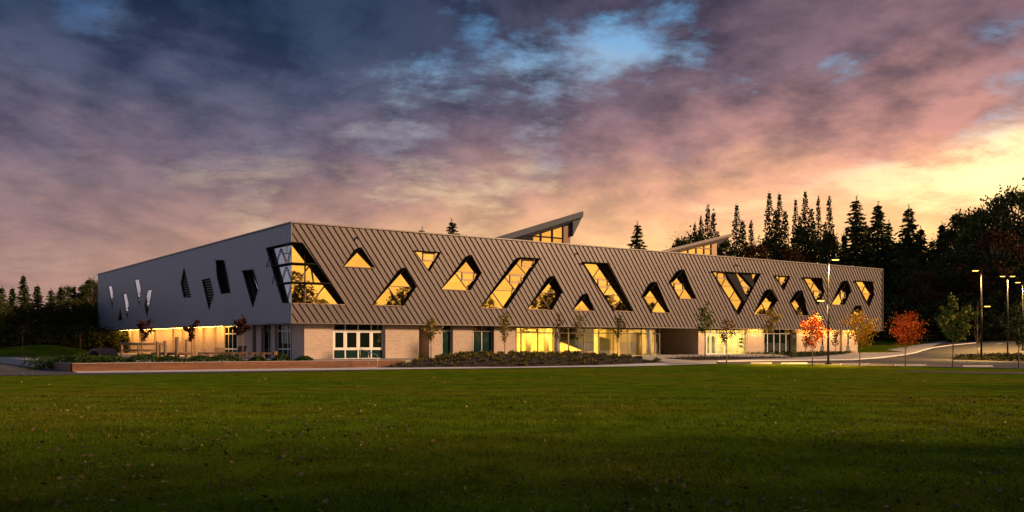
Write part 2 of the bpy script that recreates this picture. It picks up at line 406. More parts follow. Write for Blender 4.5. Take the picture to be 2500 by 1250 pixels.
def sheet(name, pts, dz, m, spacing=1.5, extra=None, thick=0):
    pts = [tuple(p[:2]) for p in pts]
    dens = []
    for i, p in enumerate(pts):
        q = pts[(i + 1) % len(pts)]; n = max(1, int(math.dist(p, q) / spacing))
        dens += [(p[0] + (q[0] - p[0]) * k / n, p[1] + (q[1] - p[1]) * k / n) for k in range(n)]
    P = np.array(dens); nb = len(P)
    xs = np.arange(P[:, 0].min(), P[:, 0].max(), spacing); ys = np.arange(P[:, 1].min(), P[:, 1].max(), spacing)
    inner = []
    xi, yi = P[:, 0], P[:, 1]; xj, yj = np.roll(xi, -1), np.roll(yi, -1)
    for x in xs:
        for y in ys:
            c = ((yi > y) != (yj > y)) & (x < (xj - xi) * (y - yi) / (yj - yi + 1e-12) + xi)
            if c.sum() % 2 and np.min((xi - x) ** 2 + (yi - y) ** 2) > (.35 * spacing) ** 2: inner.append((x, y))
    vv = [Vector(p) for p in dens + inner]
    r = delaunay_2d_cdt(vv, [(i, (i + 1) % nb) for i in range(nb)], [], 1, 1e-5)
    co = np.array([(v.x, v.y) for v in r[0]]); z = H(co[:, 0], co[:, 1]) + dz
    if extra is not None: z = z + np.array([extra(x, y) for x, y in co])
    mb = MB(); mb.add([(x, y, zz) for (x, y), zz in zip(co, z)], [tuple(f) for f in r[2]])
    if thick:
        zb = [(x, y, float(H(x, y)) + dz) for x, y in dens]
        mb.add(zb + [(a, b, c - thick) for a, b, c in zb], [(i, (i + 1) % nb, nb + (i + 1) % nb, nb + i) for i in range(nb)])
    return mb.build(name, m, smooth=False)

px = lambda lst: [gp(u, v) for u, v in lst]
KERB = [(1750, 884), (1869, 882.3), (1960, 881.3), (2080, 879.5), (2150, 874.5), (2210, 867), (2250, 857), (2275, 850), (2321, 844), (2402, 836.6)]
LAWN_EDGE = [(1640, 893), (1760, 889.3), (1869, 888.5), (1960, 890), (2080, 893), (2150, 894), (2250, 896), (2350, 898.5), (2500, 901)]
kerb_pts = px(KERB); edge_pts = px(LAWN_EDGE)
# drive and car park
far = [Vector((118, 150, 0)), Vector((160, 150, 0)), Vector((160, 70, 0)), Vector((60, 72, 0))]
sheet_road = sheet('car_park', kerb_pts + [Vector((95, 168, 0)), Vector((125, 175, 0)), Vector((165, 160, 0)), Vector((165, 68, 0)), Vector((62, 69, 0))] + edge_pts[::-1][:-1], .035, M_asph, 2.0)
tag(sheet_road, 'dark asphalt drive and car park right of the building', kind='structure')
# footway between drive and building
bl = [W(93.5, -1), W(93.5, 1.4), W(52, 1.4), W(34, 1.4)]
entry_l = px([(1405, 871), (1560, 877.5), (1615, 884)])
foot = kerb_pts[:8] + [Vector(gp(2318, 832.5))] + [Vector((*W(100, 4), 0)), Vector((*W(94, -3), 0))] + [Vector((*W(92, 1.4), 0)), Vector((*W(22, 1.4), 0))] + entry_l + px([(1640, 893), (1750, 889.5)])
o = sheet('footway', foot, .05, M_side_walk, 1.5); tag(o, 'pale concrete footway and forecourt before the entrance', kind='structure')
# kerb stone along the drive
mb = MB()
kp = []
for a, b in zip(kerb_pts[:-1], kerb_pts[1:]):
    n = max(2, int((b - a).length / 1.5)); kp += [a.lerp(b, k / n) for k in range(n)]
for a, b in zip(kp[:-1], kp[1:]):
    d = (b - a); d.z = 0; d.normalize(); nn = Vector((-d.y, d.x, 0)) * .11
    z = lambda p, h: Vector((p.x, p.y, float(H(p.x, p.y)) + h))
    mb.hexa([z(a - nn, -.1), z(b - nn, -.1), z(b + nn, -.1), z(a + nn, -.1), z(a - nn, .15), z(b - nn, .15), z(b + nn, .15), z(a + nn, .15)])
tag(mb.build('kerb', M_white), 'pale concrete kerb between the footway and the drive', kind='structure')
# path in front of the timber wall, dark asphalt edge on the left
WA, WB, WL = Vector((-32.3, 68.0, 0)), Vector((-9.3, 80.5, 0)), Vector((-36.8, 74.2, 0))
top_edge = [(178, 907.6), (400, 902.5), (700, 897.5), (900, 892), (1000, 898.3), (1240, 896.6), (1450, 892.8), (1600, 887.2), (1640, 885)]
bot_edge = [(190, 912), (400, 909.5), (700, 905.8), (960, 902.8), (1240, 899.6), (1500, 896), (1640, 893)]
o = sheet('path', px(top_edge) + px(bot_edge[::-1]), .045, M_white, 1.2); tag(o, 'narrow pale concrete path along the lawn edge', kind='structure')
o = sheet('asphalt_path', px([(-120, 889), (60, 889), (135, 893), (300, 900), (760, 899), (900, 900)]) + px([(960, 903.5), (700, 908.5), (400, 913), (190, 916), (-140, 919)]), .025, M_asph, 1.5)
tag(o, 'dark asphalt path on the left before the grass mound', kind='structure')
o = sheet('worn_strip', px([(2185, 905.5), (2350, 907), (2520, 909), (2520, 914), (2350, 911.5), (2185, 907.5)]), .02, mat('bare_soil', (.06, .045, .03), .95, var=.3, nscale=2), 1.5)
tag(o, 'narrow bare earth strip worn into the lawn at right', kind='structure')
# mulch beds
bedp = px([(920, 898.5), (1000, 898.8), (1240, 897), (1450, 893), (1625, 886)]) + px([(1600, 882), (1540, 876), (1405, 870.5)]) + [Vector((*W(31, .6), 0)), Vector((*W(17, .6), 0))] + px([(1000, 886)])
bed_poly = np.array([(p.x, p.y) for p in bedp])
def edge_dist(poly, x, y):
    d = 1e9
    for i in range(len(poly)):
        a, b = poly[i], poly[(i + 1) % len(poly)]; ab = b - a; k = np.clip(((x - a[0]) * ab[0] + (y - a[1]) * ab[1]) / (ab @ ab), 0, 1)
        d = min(d, math.hypot(x - a[0] - k * ab[0], y - a[1] - k * ab[1]))
    return d
def inside(poly, x, y):
    xi, yi = poly[:, 0], poly[:, 1]; xj, yj = np.roll(xi, -1), np.roll(yi, -1)
    return bool((((yi > y) != (yj > y)) & (x < (xj - xi) * (y - yi) / (yj - yi + 1e-12) + xi)).sum() % 2)
bed_h = lambda x, y: .34 * float(sst(edge_dist(bed_poly, x, y), 0, 3.2)) + .04 * math.sin(x * 3.1) * math.sin(y * 2.7)
o = sheet('mulch_bed', bedp, .07, M_mulch, .8, bed_h, .08); tag(o, 'mounded dark mulch bed before the ground floor windows', kind='structure')
bed2 = px([(1625, 876), (1700, 881), (1780, 879.5), (1860, 877), (1935, 875.5), (1900, 873.5), (1800, 873), (1700, 872.5)])
o = sheet('mulch_strip', bed2, .09, M_mulch, .8, None, .1); tag(o, 'thin dark mulch strip before the entrance doors', kind='structure')
bed3 = px([(1900, 866), (1935, 874), (2000, 871), (2060, 866), (2088, 861.5)]) + [Vector((*W(88, .9), 0)), Vector((*W(62, .9), 0))]
o = sheet('planting_strip', bed3, .08, M_mulch, .8, None, .08); tag(o, 'low planted strip along the right brick wall', kind='structure')
isl = px([(2325, 879), (2420, 881.5), (2520, 884), (2520, 868), (2420, 868), (2345, 872)])
o = sheet('car_park_island', isl, .12, M_mulch, 1.0, None, .15); tag(o, 'raised planted island in the car park', kind='structure')
grs = px([(2090, 861), (2160, 860), (2215, 846), (2240, 833), (2235, 829)]) + [Vector((*W(120, 10), 0)), Vector((*W(95, 6), 0))]
soil_far = px([(2268, 849.5), (2322, 833), (2400, 833.5), (2398, 836.2), (2321, 843.4)])
o = sheet('verge_bed', soil_far, .1, M_mulch, 1.5); tag(o, 'dark soil verge beside the far drive', kind='structure')
# line paint on the car park
for i, (a, b) in enumerate([((2432, 841.5), (2448, 838.5)), ((2386, 853.5), (2396, 851.5))]):
    p, qv = gp(*a), gp(*b); mb = MB(); d = (qv - p).normalized(); nn = Vector((-d.y, d.x, 0)) * .12
    zz = lambda p: Vector((p.x, p.y, float(H(p.x, p.y)) + .055))
    mb.add([zz(p - nn), zz(qv - nn), zz(qv + nn), zz(p + nn)], [(0, 1, 2, 3)])
    tag(mb.build('road_marking', M_paint), 'short pale painted line on the far drive', kind='structure')

# ------------------------------------------------------------------ THE BUILDING
B = empty('school_building', (*C0, 0), BA)
tag(B, 'long two storey school with slanted metal cladding and diamond windows', 'building')

def clean_poly(p):                               # counter-clockwise in (s, z)
    a = sum(p[i][0] * p[(i + 1) % len(p)][1] - p[(i + 1) % len(p)][0] * p[i][1] for i in range(len(p)))
    return p if a > 0 else p[::-1]
def offset_poly(p, d):                           # + = outward, convex ccw
    n = len(p); out = []
    for i in range(n):
        a, b, c = Vector(p[i - 1]), Vector(p[i]), Vector(p[(i + 1) % n])
        d1 = (b - a).normalized(); d2 = (c - b).normalized(); n1 = Vector((d1.y, -d1.x)); n2 = Vector((d2.y, -d2.x))
        m = (n1 + n2); m = m.normalized(); k = d / max(.35, m.dot(n1)); k = max(min(k, 4 * abs(d)), -4 * abs(d))
        out.append(tuple(b + m * k))
    return out
def split_poly(poly, a, b):
    d = (b[0] - a[0], b[1] - a[1]); f = lambda p: (p[0] - a[0]) * d[1] - (p[1] - a[1]) * d[0]
    A, Bp = [], []
    for i in range(len(poly)):
        p, q = poly[i], poly[(i + 1) % len(poly)]; fp, fq = f(p), f(q)
        (A if fp >= 0 else Bp).append(p)
        if fp * fq < 0:
            k = fp / (fp - fq); x = (p[0] + (q[0] - p[0]) * k, p[1] + (q[1] - p[1]) * k); A.append(x); Bp.append(x)
    return A, Bp
def area(p): return abs(sum(p[i][0] * p[(i + 1) % len(p)][1] - p[(i + 1) % len(p)][0] * p[i][1] for i in range(len(p)))) / 2
def pt_in(poly, x): return inside(np.array(poly), x[0], x[1])

# --- upper windows, openings read off the photo (front face)
FW = [  # polygon, mullion segments, vent frames, hood depth
    dict(p=[(840, 650.5), (914, 654), (876, 606.5)], m=[], r=[], d=.8),
    dict(p=[(910, 744.7), (983, 746.6), (1013, 702), (983, 656)], m=[((950, 699), (1012, 701)), ((946, 700), (978, 745))], r=[], d=.8),
    dict(p=[(1013, 613), (1075, 617), (1048, 662)], m=[((1020, 636.5), (1070, 638))], r=[(1031, 618, 1062, 636.5)], d=.3),
    dict(p=[(1078, 706), (1146, 709), (1172, 668.5), (1144, 625)], m=[((1118, 663.5), (1168, 666)), ((1112, 668), (1141, 708))], r=[(1127, 665.5, 1158, 684.5)], d=.8),
    dict(p=[(1172.6, 751.4), (1234, 753.6), (1315, 633), (1265, 630)], m=[((1258, 640), (1285, 671)), ((1240, 670), (1286, 672)), ((1231, 676), (1258, 709)), ((1206, 709), (1259, 711)), ((1202, 714), (1228, 751))], r=[(1273, 635, 1303, 651.5), (1244, 673, 1274, 690)], d=.9),
    dict(p=[(1288.5, 754.6), (1345, 757), (1369, 716), (1345, 676)], m=[((1321, 714.5), (1367, 716)), ((1317, 720), (1341, 755))], r=[], d=.9),
    dict(p=[(1398, 757.8), (1449, 759), (1426, 719)], m=[], r=[], d=.9),
    dict(p=[(1423, 641), (1473, 644), (1544, 760.5), (1498, 758.6)], m=[((1464, 653), (1446, 680)), ((1446, 681), (1488, 683)), ((1492, 690), (1473, 719)), ((1473, 720), (1516, 722)), ((1518, 727), (1497, 757))], r=[(1459, 683, 1484, 701)], d=1.0),
    dict(p=[(1592, 690), (1570, 724.7), (1592, 761.8), (1634, 763.8)], m=[((1570, 724.8), (1608, 726)), ((1607, 731), (1591, 760))], r=[], d=1.1),
    dict(p=[(1659, 660), (1636, 690), (1658.6, 729), (1698, 730)], m=[((1637, 691), (1671, 692.5)), ((1673, 701), (1658, 726))], r=[(1645, 692.5, 1668, 709.5)], d=1.1),
    dict(p=[(1738, 663), (1855, 669), (1802.7, 767.5)], m=[((1773, 676), (1761, 697)), ((1762, 698.5), (1795, 700)), ((1795, 706), (1781, 730)), ((1781, 732.5), (1818, 734)), ((1826, 671), (1803, 694)), ((1808, 700.5), (1838, 702))], r=[(1750, 665.5, 1769, 680), (1809, 702, 1828, 717)], d=.6),
    dict(p=[(1840, 767), (1877, 768.5), (1893, 737), (1873, 708)], m=[((1862, 735), (1889, 736.5)), ((1858, 740), (1872, 766))], r=[], d=1.1),
    dict(p=[(1891, 673.5), (1927, 675.5), (1913, 706.7)], m=[((1903, 689.5), (1918, 690))], r=[(1901, 675, 1919, 689)], d=.5),
    dict(p=[(1948, 711), (1930, 738), (1947, 770), (1972, 771)], m=[((1959, 742), (1947, 768)), ((1931, 738.6), (1957, 739.6))], r=[], d=1.1),
    dict(p=[(1961, 678), (1997, 680), (2011, 712.7), (1996.8, 742.8)], m=[((1987, 689), (1979, 707)), ((1979, 709), (2005, 711)), ((1971, 692.5), (1986, 693.5))], r=[(1985, 711, 2003, 725)], d=.9),
    dict(p=[(2029, 743.4), (2060, 744.7), (2073, 715), (2059, 687)], m=[((2050, 712.5), (2071, 714)), ((2048, 716), (2057, 743))], r=[(2051, 713.5, 2062, 727.5)], d=1.0),
    dict(p=[(2087, 686), (2122, 688), (2133, 718), (2121, 747)], m=[((2111, 698), (2104, 715)), ((2104, 716), (2131, 718)), ((2096, 700), (2110, 701))], r=[], d=.9),
    dict(p=[(2091, 747), (2077, 770), (2107, 771)], m=[], r=[], d=.9),
]
for wd in FW: wd['o'] = clean_poly([front(u, v) for u, v in wd['p']])
corner_f = clean_poly([(0.0, front(712, 739.5)[1]), front(842, 742.8), front(733, 594.5), (0.0, front(712, 593.5)[1])])
corner_s = clean_poly([(0.0, corner_f[0][1] if corner_f[0][0] == 0 else front(712, 739.5)[1]), (0.0, front(712, 593.5)[1]), side(652, 606), side(690.5, 740)])
SW = [
    dict(p=[(264.6, 698.3), (273, 697.8), (278, 724.6), (274, 754)], rec=.05),
    dict(p=[(293.4, 752.5), (298.7, 782), (289, 782)], rec=.05),
    dict(p=[(299.5, 717.5), (308.7, 716), (315.5, 746.7), (311, 778)], rec=.05),
    dict(p=[(328.7, 683), (339.3, 681), (345, 710), (340, 745.8)], rec=.05),
    dict(p=[(359.4, 708.3), (371.5, 706), (359, 774.5), (353, 746)], rec=.05),
    dict(p=[(449.7, 656.5), (466, 726), (449.3, 726.6), (442, 692)], rec=.40, louv=1),
    dict(p=[(493.5, 684.3), (511.7, 680.5), (521.3, 719.5), (510.7, 755.4)], rec=.40, louv=1),
    dict(p=[(527, 636.3), (546, 636.3), (562.6, 715), (540.5, 718), (530, 675.7)], rec=.95),
    dict(p=[(592, 662), (617, 659.4), (630.7, 703.5), (617.3, 750.6)], rec=.55),
]
for wd in SW: wd['o'] = clean_poly([side(u, v) for u, v in wd['p']])

def trapezoids(pa, pb, k, z0, z1, Lm, polys):
    """pieces of the slanted strip pa..pb of a face (0..Lm, z0..z1) outside the openings, as 4 corners in (s, z)"""
    Ht = z1 - z0; tp = lambda q: (q[0] - k * (z1 - q[1]), q[1])
    rect = [tp(q) for q in ((0, z0), (Lm, z0), (Lm, z1), (0, z1))]
    holes = [[tp(q) for q in poly] for poly in polys]
    bps = sorted({pa, pb} | {q[0] for poly in holes + [rect] for q in poly if pa < q[0] < pb})
    out = []
    def crossing(poly, a, b):
        m = (a + b) / 2; r = []
        for i in range(len(poly)):
            p, q = poly[i], poly[(i + 1) % len(poly)]
            if (p[0] <= m) != (q[0] <= m):
                f = lambda x: p[1] + (q[1] - p[1]) * (x - p[0]) / (q[0] - p[0])
                r.append((f(m), f(a), f(b)))
        return sorted(r)
    for a, b in zip(bps[:-1], bps[1:]):
        if b - a < 1e-4: continue
        rc = crossing(rect, a, b)
        if len(rc) < 2: continue
        hs = sorted(x for h in holes for x in crossing(h, a, b))
        edges = [rc[0]] + hs + [rc[-1]]
        for lo, hi in zip(edges[0::2], edges[1::2]):
            if hi[0] - lo[0] > 1e-3: out.append((a, b, lo[1], lo[2], hi[1], hi[2]))
    return out
K = .72
def back(p, z): return p + K * (ZR - z)

# --- front cladding: one pan with its standing rib per object
holes_f = [wd['o'] for wd in FW] + [corner_f]
PW = .66; n_pan = int((LEN_S + K * (ZR - ZS)) / PW) + 1
for i in range(n_pan):
    pa = -K * (ZR - ZS) + i * PW; pb = pa + PW
    tz = trapezoids(pa, pb, K, ZS, ZR, LEN_S, holes_f)
    if not tz: continue
    comp = list(range(len(tz)))
    for x in range(len(tz)):
        for y in range(x):
            p, q = tz[y], tz[x]
            if abs(p[1] - q[0]) < 1e-6 and min(p[5], q[4]) - max(p[3], q[2]) > 1e-3:
                comp = [comp[y] if c == comp[x] else c for c in comp]
    for cid in sorted(set(comp)):
        mb = MB(); mine = [t_ for t_, c in zip(tz, comp) if c == cid]
        for a, b, la, lb, ha, hb in mine:
            q = [(back(a, la), la), (back(b, lb), lb), (back(b, hb), hb), (back(a, ha), ha)]
            mb.prism([(s, 0, z) for s, z in q], [(s, .05, z) for s, z in q])
        for a, b, la, lb, ha, hb in mine:
            if abs(b - pb) < 1e-6:                # the rib on the pan's right edge
                fw = .048; q = [(back(b, lb) - fw, lb), (back(b, lb), lb), (back(b, hb), hb), (back(b, hb) - fw, hb)]
                q = [(min(max(s, 0), LEN_S), z) for s, z in q]
                mb.prism([(s, -.078, z) for s, z in q], [(s, .001, z) for s, z in q], 1)
        mb.build('cladding_panel', [M_panel, M_fin], B)
# --- left face cladding
holes_s = [wd['o'] for wd in SW] + [corner_s]
mb = MB(); rib = MB(); PW2 = .45
for i in range(int(LEN_T / PW2) + 1):
    pa, pb = i * PW2, min((i + 1) * PW2, LEN_T)
    if pb - pa < .01: continue
    for a, b, la, lb, ha, hb in trapezoids(pa, pb, 0, ZS, ZR, LEN_T, holes_s):
        mb.prism([(0, a, la), (0, b, lb), (0, b, hb), (0, a, ha)], [(.05, a, la), (.05, b, lb), (.05, b, hb), (.05, a, ha)])
        if abs(b - pb) < 1e-6 and hb - lb > .05: mb.box(-.014, .001, b - .025, b, lb, hb)
mb.build('side_cladding', M_side, B)
# --- core, soffit, roof, copings
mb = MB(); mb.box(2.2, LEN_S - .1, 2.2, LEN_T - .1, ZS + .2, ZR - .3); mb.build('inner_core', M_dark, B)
mb = MB(); mb.box(.06, LEN_S - .02, .06, LEN_T - .02, ZS, ZS + .12); mb.build('soffit', M_soffit, B)
mb = MB(); mb.box(.06, LEN_S - .02, .06, LEN_T - .02, ZR - .25, ZR - .1); roof = mb.build('roof', M_roof, B)
mb = MB(); mb.box(-.13, LEN_S + .05, -.13, .30, ZR - .02, ZR + .10); mb.build('coping', M_trim, B)
mb = MB(); mb.box(-.131, .30, .302, LEN_T + .05, ZR - .021, ZR + .099); mb.build('coping', M_trim, B)
mb = MB(); mb.box(-.10, LEN_S + .03, -.09, .055, ZS - .10, ZS - .003); mb.build('drip_edge', M_trim, B)
mb = MB(); mb.box(-.101, .055, .058, LEN_T, ZS - .09, ZS - .004); mb.build('drip_edge', M_trim, B)
mb = MB(); mb.box(LEN_S - .003, LEN_S + .04, .0, LEN_T, ZS - .01, ZR - .02); mb.build('end_cladding', M_panel, B)
mb = MB(); mb.box(.06, LEN_S, LEN_T - .05, LEN_T, ZS, ZR - .02); mb.build('rear_cladding', M_side, B)
mb = MB(); mb.box(LEN_S - .05, LEN_S + .045, -.125, -.003, ZS, ZR - .025); mb.build('corner_trim', M_trim, B)
for z0, z1 in ((ZS, min(q[1] for q in corner_f) - .04), (max(q[1] for q in corner_f) + .04, ZR - .02)):
    mb = MB(); mb.box(-.06, .03, -.06, .03, z0, z1); mb.build('corner_trim', M_trim, B)
for s in (6.5, 33.5, 60.0):
    mb = MB(); mb.tube([(s, -.02, ZR - .9), (s, -.30, ZR - .98), (s, -.34, ZR - 1.12)], [.07, .09, .10], 8); mb.build('flood_light', M_black, B)

def window(opening, seg, rects, hd, rec, face, glass, louv=0, cat='window'):
    """window part: hood (reveal and projecting shroud), panes, mullions; face maps (s, depth, z) to building space"""
    zmin, zmax = min(q[1] for q in opening), max(q[1] for q in opening)
    o2 = offset_poly(opening, .055); n = len(opening); mb = MB()
    up = []
    for i in range(n):
        a, b = opening[i], opening[(i + 1) % n]; up.append((a[0] - b[0]) / math.dist(a, b) > .1)
    zu = [opening[j][1] for i in range(n) if up[i] for j in (i, (i + 1) % n)]; zlo = min(zu)
    dep = lambda z: .04 + (hd * (z - zlo) / (zmax - zlo) if zmax - zlo > .6 else hd)
    for i in range(n):
        a, b, c, d = opening[i], opening[(i + 1) % n], o2[i], o2[(i + 1) % n]
        sill = abs(a[1] - b[1]) < .35 and (a[1] + b[1]) / 2 < zmin + .3
        k = dep if up[i] else (lambda z: .13 if hd > .25 else .02)
        mb.hexa([face(a[0], rec + .02, a[1]), face(b[0], rec + .02, b[1]), face(d[0], rec + .02, d[1]), face(c[0], rec + .02, c[1]),
                 face(a[0], -k(a[1]), a[1]), face(b[0], -k(b[1]), b[1]), face(d[0], -k(b[1]), d[1]), face(c[0], -k(a[1]), c[1])], 1 if sill else 0)
    root = mb.build('window', [M_hood, M_sill], B)
    polys = [opening]
    for a, b in seg:
        m = ((a[0] + b[0]) / 2, (a[1] + b[1]) / 2); new = []
        for p in polys:
            if pt_in(p, m):
                A, Bp = split_poly(p, a, b); new += [x for x in (A, Bp) if len(x) > 2 and area(x) > .02]
            else: new.append(p)
        polys = new
    for p in polys:
        p = clean_poly(p); pi = offset_poly(p, -.02); cx = sum(q[0] for q in pi) / len(pi); cz = sum(q[1] for q in pi) / len(pi)
        tx, tz = random.uniform(-.010, .010), random.uniform(-.012, .012)
        yy = lambda q, e: rec - .02 + e + (q[0] - cx) * tx + (q[1] - cz) * tz
        mb = MB(); mb.prism([face(q[0], yy(q, 0), q[1]) for q in pi], [face(q[0], yy(q, .03), q[1]) for q in pi])
        if not louv: mb.build('pane', glass, root)
        else: mb.build('backing_panel', M_dark, root)
    fr = MB(); i1 = offset_poly(opening, -.05)
    for i in range(n):
        a, b, c, d = opening[i], opening[(i + 1) % n], i1[i], i1[(i + 1) % n]
        fr.hexa([face(x[0], rec + e, x[1]) for e in (.02, -.07) for x in (a, b, d, c)])
    fr.build('frame', M_mull, root)
    for a, b in seg:
        m = MB(); m.bar(face(a[0], rec - .05, a[1]), face(b[0], rec - .05, b[1]), .085, .07); m.build('mullion', M_mull, root)
    for (s0, z0, s1, z1) in rects:
        m = MB(); e = rec - .10
        for (a, b, c, d) in ((s0, z0, s1, z0 + .14), (s0, z1 - .14, s1, z1), (s0, z0 + .14, s0 + .14, z1 - .14), (s1 - .14, z0 + .14, s1, z1 - .14)):
            m.hexa([face(x, e + k, z) for k in (.1, -.02) for x, z in ((a, b), (c, b), (c, d), (a, d))])
        m.build('vent_frame', M_sill, root)
    if louv:
        z = zmin + .2
        while z < zmax - .15:
            xs = []
            for i in range(n):
                p, q2 = opening[i], opening[(i + 1) % n]
                if (p[1] <= z) != (q2[1] <= z): xs.append(p[0] + (q2[0] - p[0]) * (z - p[1]) / (q2[1] - p[1]))
            if len(xs) >= 2 and max(xs) - min(xs) > .1:
                m = MB(); a, b = min(xs), max(xs)
                m.hexa([face(a, rec - .28, z), face(b, rec - .28, z), face(b, rec - .08, z + .12), face(a, rec - .08, z + .12), face(a, rec - .28, z + .04), face(b, rec - .28, z + .04), face(b, rec - .08, z + .16), face(a, rec - .08, z + .16)])
                m.build('louvre', M_sill, root)
            z += .30
    return root
ff = lambda s, d, z: (s, d, z)
sf = lambda t, d, z: (d, t, z)
REC = .30
win11 = None
for i, wd in enumerate(FW):
    g = lambda u, v: front(u, v, REC)
    rects = [(*g(r[0], r[3]), *g(r[2], r[1])) for r in wd['r']]
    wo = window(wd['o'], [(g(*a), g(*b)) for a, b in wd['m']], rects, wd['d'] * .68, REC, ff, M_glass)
    if i == 10:                                   # the two dark V braces inside the large inverted triangle
        for pts in ([(1768, 667), (1793, 668), (1822, 732), (1813, 737)], [(1803, 668), (1831, 670), (1838, 700), (1833, 701)]):
            q = [g(*p) for p in pts]; m = MB(); m.prism([(s, REC - .30, z) for s, z in q], [(s, REC - .06, z) for s, z in q]); m.build('brace', M_hood, wo)
for i, wd in enumerate(SW):
    window(wd['o'], [], [], -.03 if i < 5 else (.02 if wd.get('louv') else .12), wd['rec'], sf, M_glass_side, wd.get('louv', 0))

# --- corner window: recessed glass prow with two thin balcony plates
zb, zt = corner_f[0][1], max(q[1] for q in corner_f)
zb = min(q[1] for q in corner_f)
s_b, s_t = front(842, 742.8)[0], front(733, 594.5)[0]
t_b, t_t = side(690.5, 740)[0], side(652, 606)[0]
CR, CS = .75, .32                                 # recess of the front and of the side glass
cw = MB()
cw.hexa([(s_b, -.03, zb), (s_b + .06, -.03, zb), (s_t + .06, -.5, zt), (s_t, -.5, zt), (s_b, CR + .05, zb), (s_b + .06, CR + .05, zb), (s_t + .06, CR + .05, zt), (s_t, CR + .05, zt)])
cw.hexa([(-.03, t_b, zb), (-.03, t_b + .06, zb), (-.10, t_t + .06, zt), (-.10, t_t, zt), (CS + .05, t_b, zb), (CS + .05, t_b + .06, zb), (CS + .05, t_t + .06, zt), (CS + .05, t_t, zt)])
cw.add([(-.10, -.5, zt), (s_t, -.5, zt), (s_t, CR, zt), (CS, CR, zt), (CS, t_t, zt), (-.10, t_t, zt)] + [(-.10, -.5, zt + .06), (s_t, -.5, zt + .06), (s_t, CR, zt + .06), (CS, CR, zt + .06), (CS, t_t, zt + .06), (-.10, t_t, zt + .06)],
       [(0, 1, 2, 3), (0, 3, 4, 5), (9, 8, 7, 6), (11, 10, 9, 6), (0, 1, 7, 6), (0, 5, 11, 6), (4, 5, 11, 10), (1, 2, 8, 7)])
cwo = cw.build('corner_window', M_hood, B)
m = MB(); m.add([(-.06, -.06, zb), (s_b, -.06, zb), (s_b, CR, zb), (CS, CR, zb), (CS, t_b, zb), (-.06, t_b, zb)] + [(-.06, -.06, zb - .08), (s_b, -.06, zb - .08), (s_b, CR, zb - .08), (CS, CR, zb - .08), (CS, t_b, zb - .08), (-.06, t_b, zb - .08)],
      [(0, 1, 2, 3), (0, 3, 4, 5), (9, 8, 7, 6), (11, 10, 9, 6), (0, 1, 7, 6), (0, 5, 11, 6), (4, 5, 11, 10), (1, 2, 8, 7)])
m.build('sill', M_sill, cwo)
es = lambda z: s_b + (s_t - s_b) * (z - zb) / (zt - zb)
et = lambda z: t_b + (t_t - t_b) * (z - zb) / (zt - zb)
lv = [zb, front(712, 690)[1], front(712, 643.5)[1], zt]
for i in range(3):
    z0, z1 = lv[i] + .02, lv[i + 1] - .02
    m_s = CS + 1.3                                # a narrow first bay at the corner
    for poly in ([(CS, z0), (m_s - .04, z0), (m_s - .04, z1), (CS, z1)], [(m_s + .04, z0), (es(z0), z0), (es(z1), z1), (m_s + .04, z1)]):
        p = MB(); p.prism([(s, CR, z) for s, z in poly], [(s, CR + .03, z) for s, z in poly]); p.build('pane', M_glass, cwo)
    p = MB(); poly = [(CR, z0), (et(z0), z0), (et(z1), z1), (CR, z1)]
    p.prism([(CS, t, z) for t, z in poly], [(CS + .03, t, z) for t, z in poly]); p.build('pane', M_glass_corner, cwo)
    p = MB(); p.box(m_s - .05, m_s + .05, CR - .08, CR + .02, z0, z1); p.build('mullion', M_mull, cwo)
for z in lv[1:3]:
    p = MB(); e = .12
    p.add([(-e, -.3, z), (es(z) + .0, -.3, z), (es(z), CR + .05, z), (CS, CR + .05, z), (CS, et(z), z), (-e, et(z), z)] + [(-e, -.3, z + .10), (es(z), -.3, z + .10), (es(z), CR + .05, z + .10), (CS, CR + .05, z + .10), (CS, et(z), z + .10), (-e, et(z), z + .10)],
          [(0, 1, 2, 3), (0, 3, 4, 5), (9, 8, 7, 6), (11, 10, 9, 6), (0, 1, 7, 6), (0, 5, 11, 6), (4, 5, 11, 10), (1, 2, 8, 7)])
    p.build('balcony_plate', M_hood, cwo)
for a, b in (((728, 690), (756, 648)), ((729, 692), (761, 736)), ((764, 736), (796, 694)), ((760, 652), (766, 690))):
    p = MB(); q1, q2 = front(*a, CR - .06), front(*b, CR - .06); p.bar((q1[0], CR - .06, q1[1]), (q2[0], CR - .06, q2[1]), .08); p.build('mullion', M_mull, cwo)
for a, b in (((674, 640), (685, 607)), ((685, 608), (698, 642)), ((701, 640), (710, 606)), ((686, 690), (697, 652)), ((699, 652), (711, 688)), ((699, 738), (710, 695)), ((691, 620), (704, 618))):
    p = MB(); q1, q2 = side(*a, CS - .06), side(*b, CS - .06); p.bar((CS - .06, q1[0], q1[1]), (CS - .06, q2[0], q2[1]), .055); p.build('mullion', M_mull, cwo)
p = MB(); p.tube([(-.08, .9, zt), (-.08, .9, lv[2])], [.03, .03], 8); p.build('rod', M_sill, cwo)
# three stub wire braces on the side face
for a, b in (((657, 628), (650, 652)), ((669, 672), (664, 694)), ((650, 649), (668, 650))):
    p = MB(); q1, q2 = side(*a, -.05), side(*b, -.05); p.bar((-.05, *q1), (-.05, *q2), .04); p.build('wire_brace', M_hood, cwo)

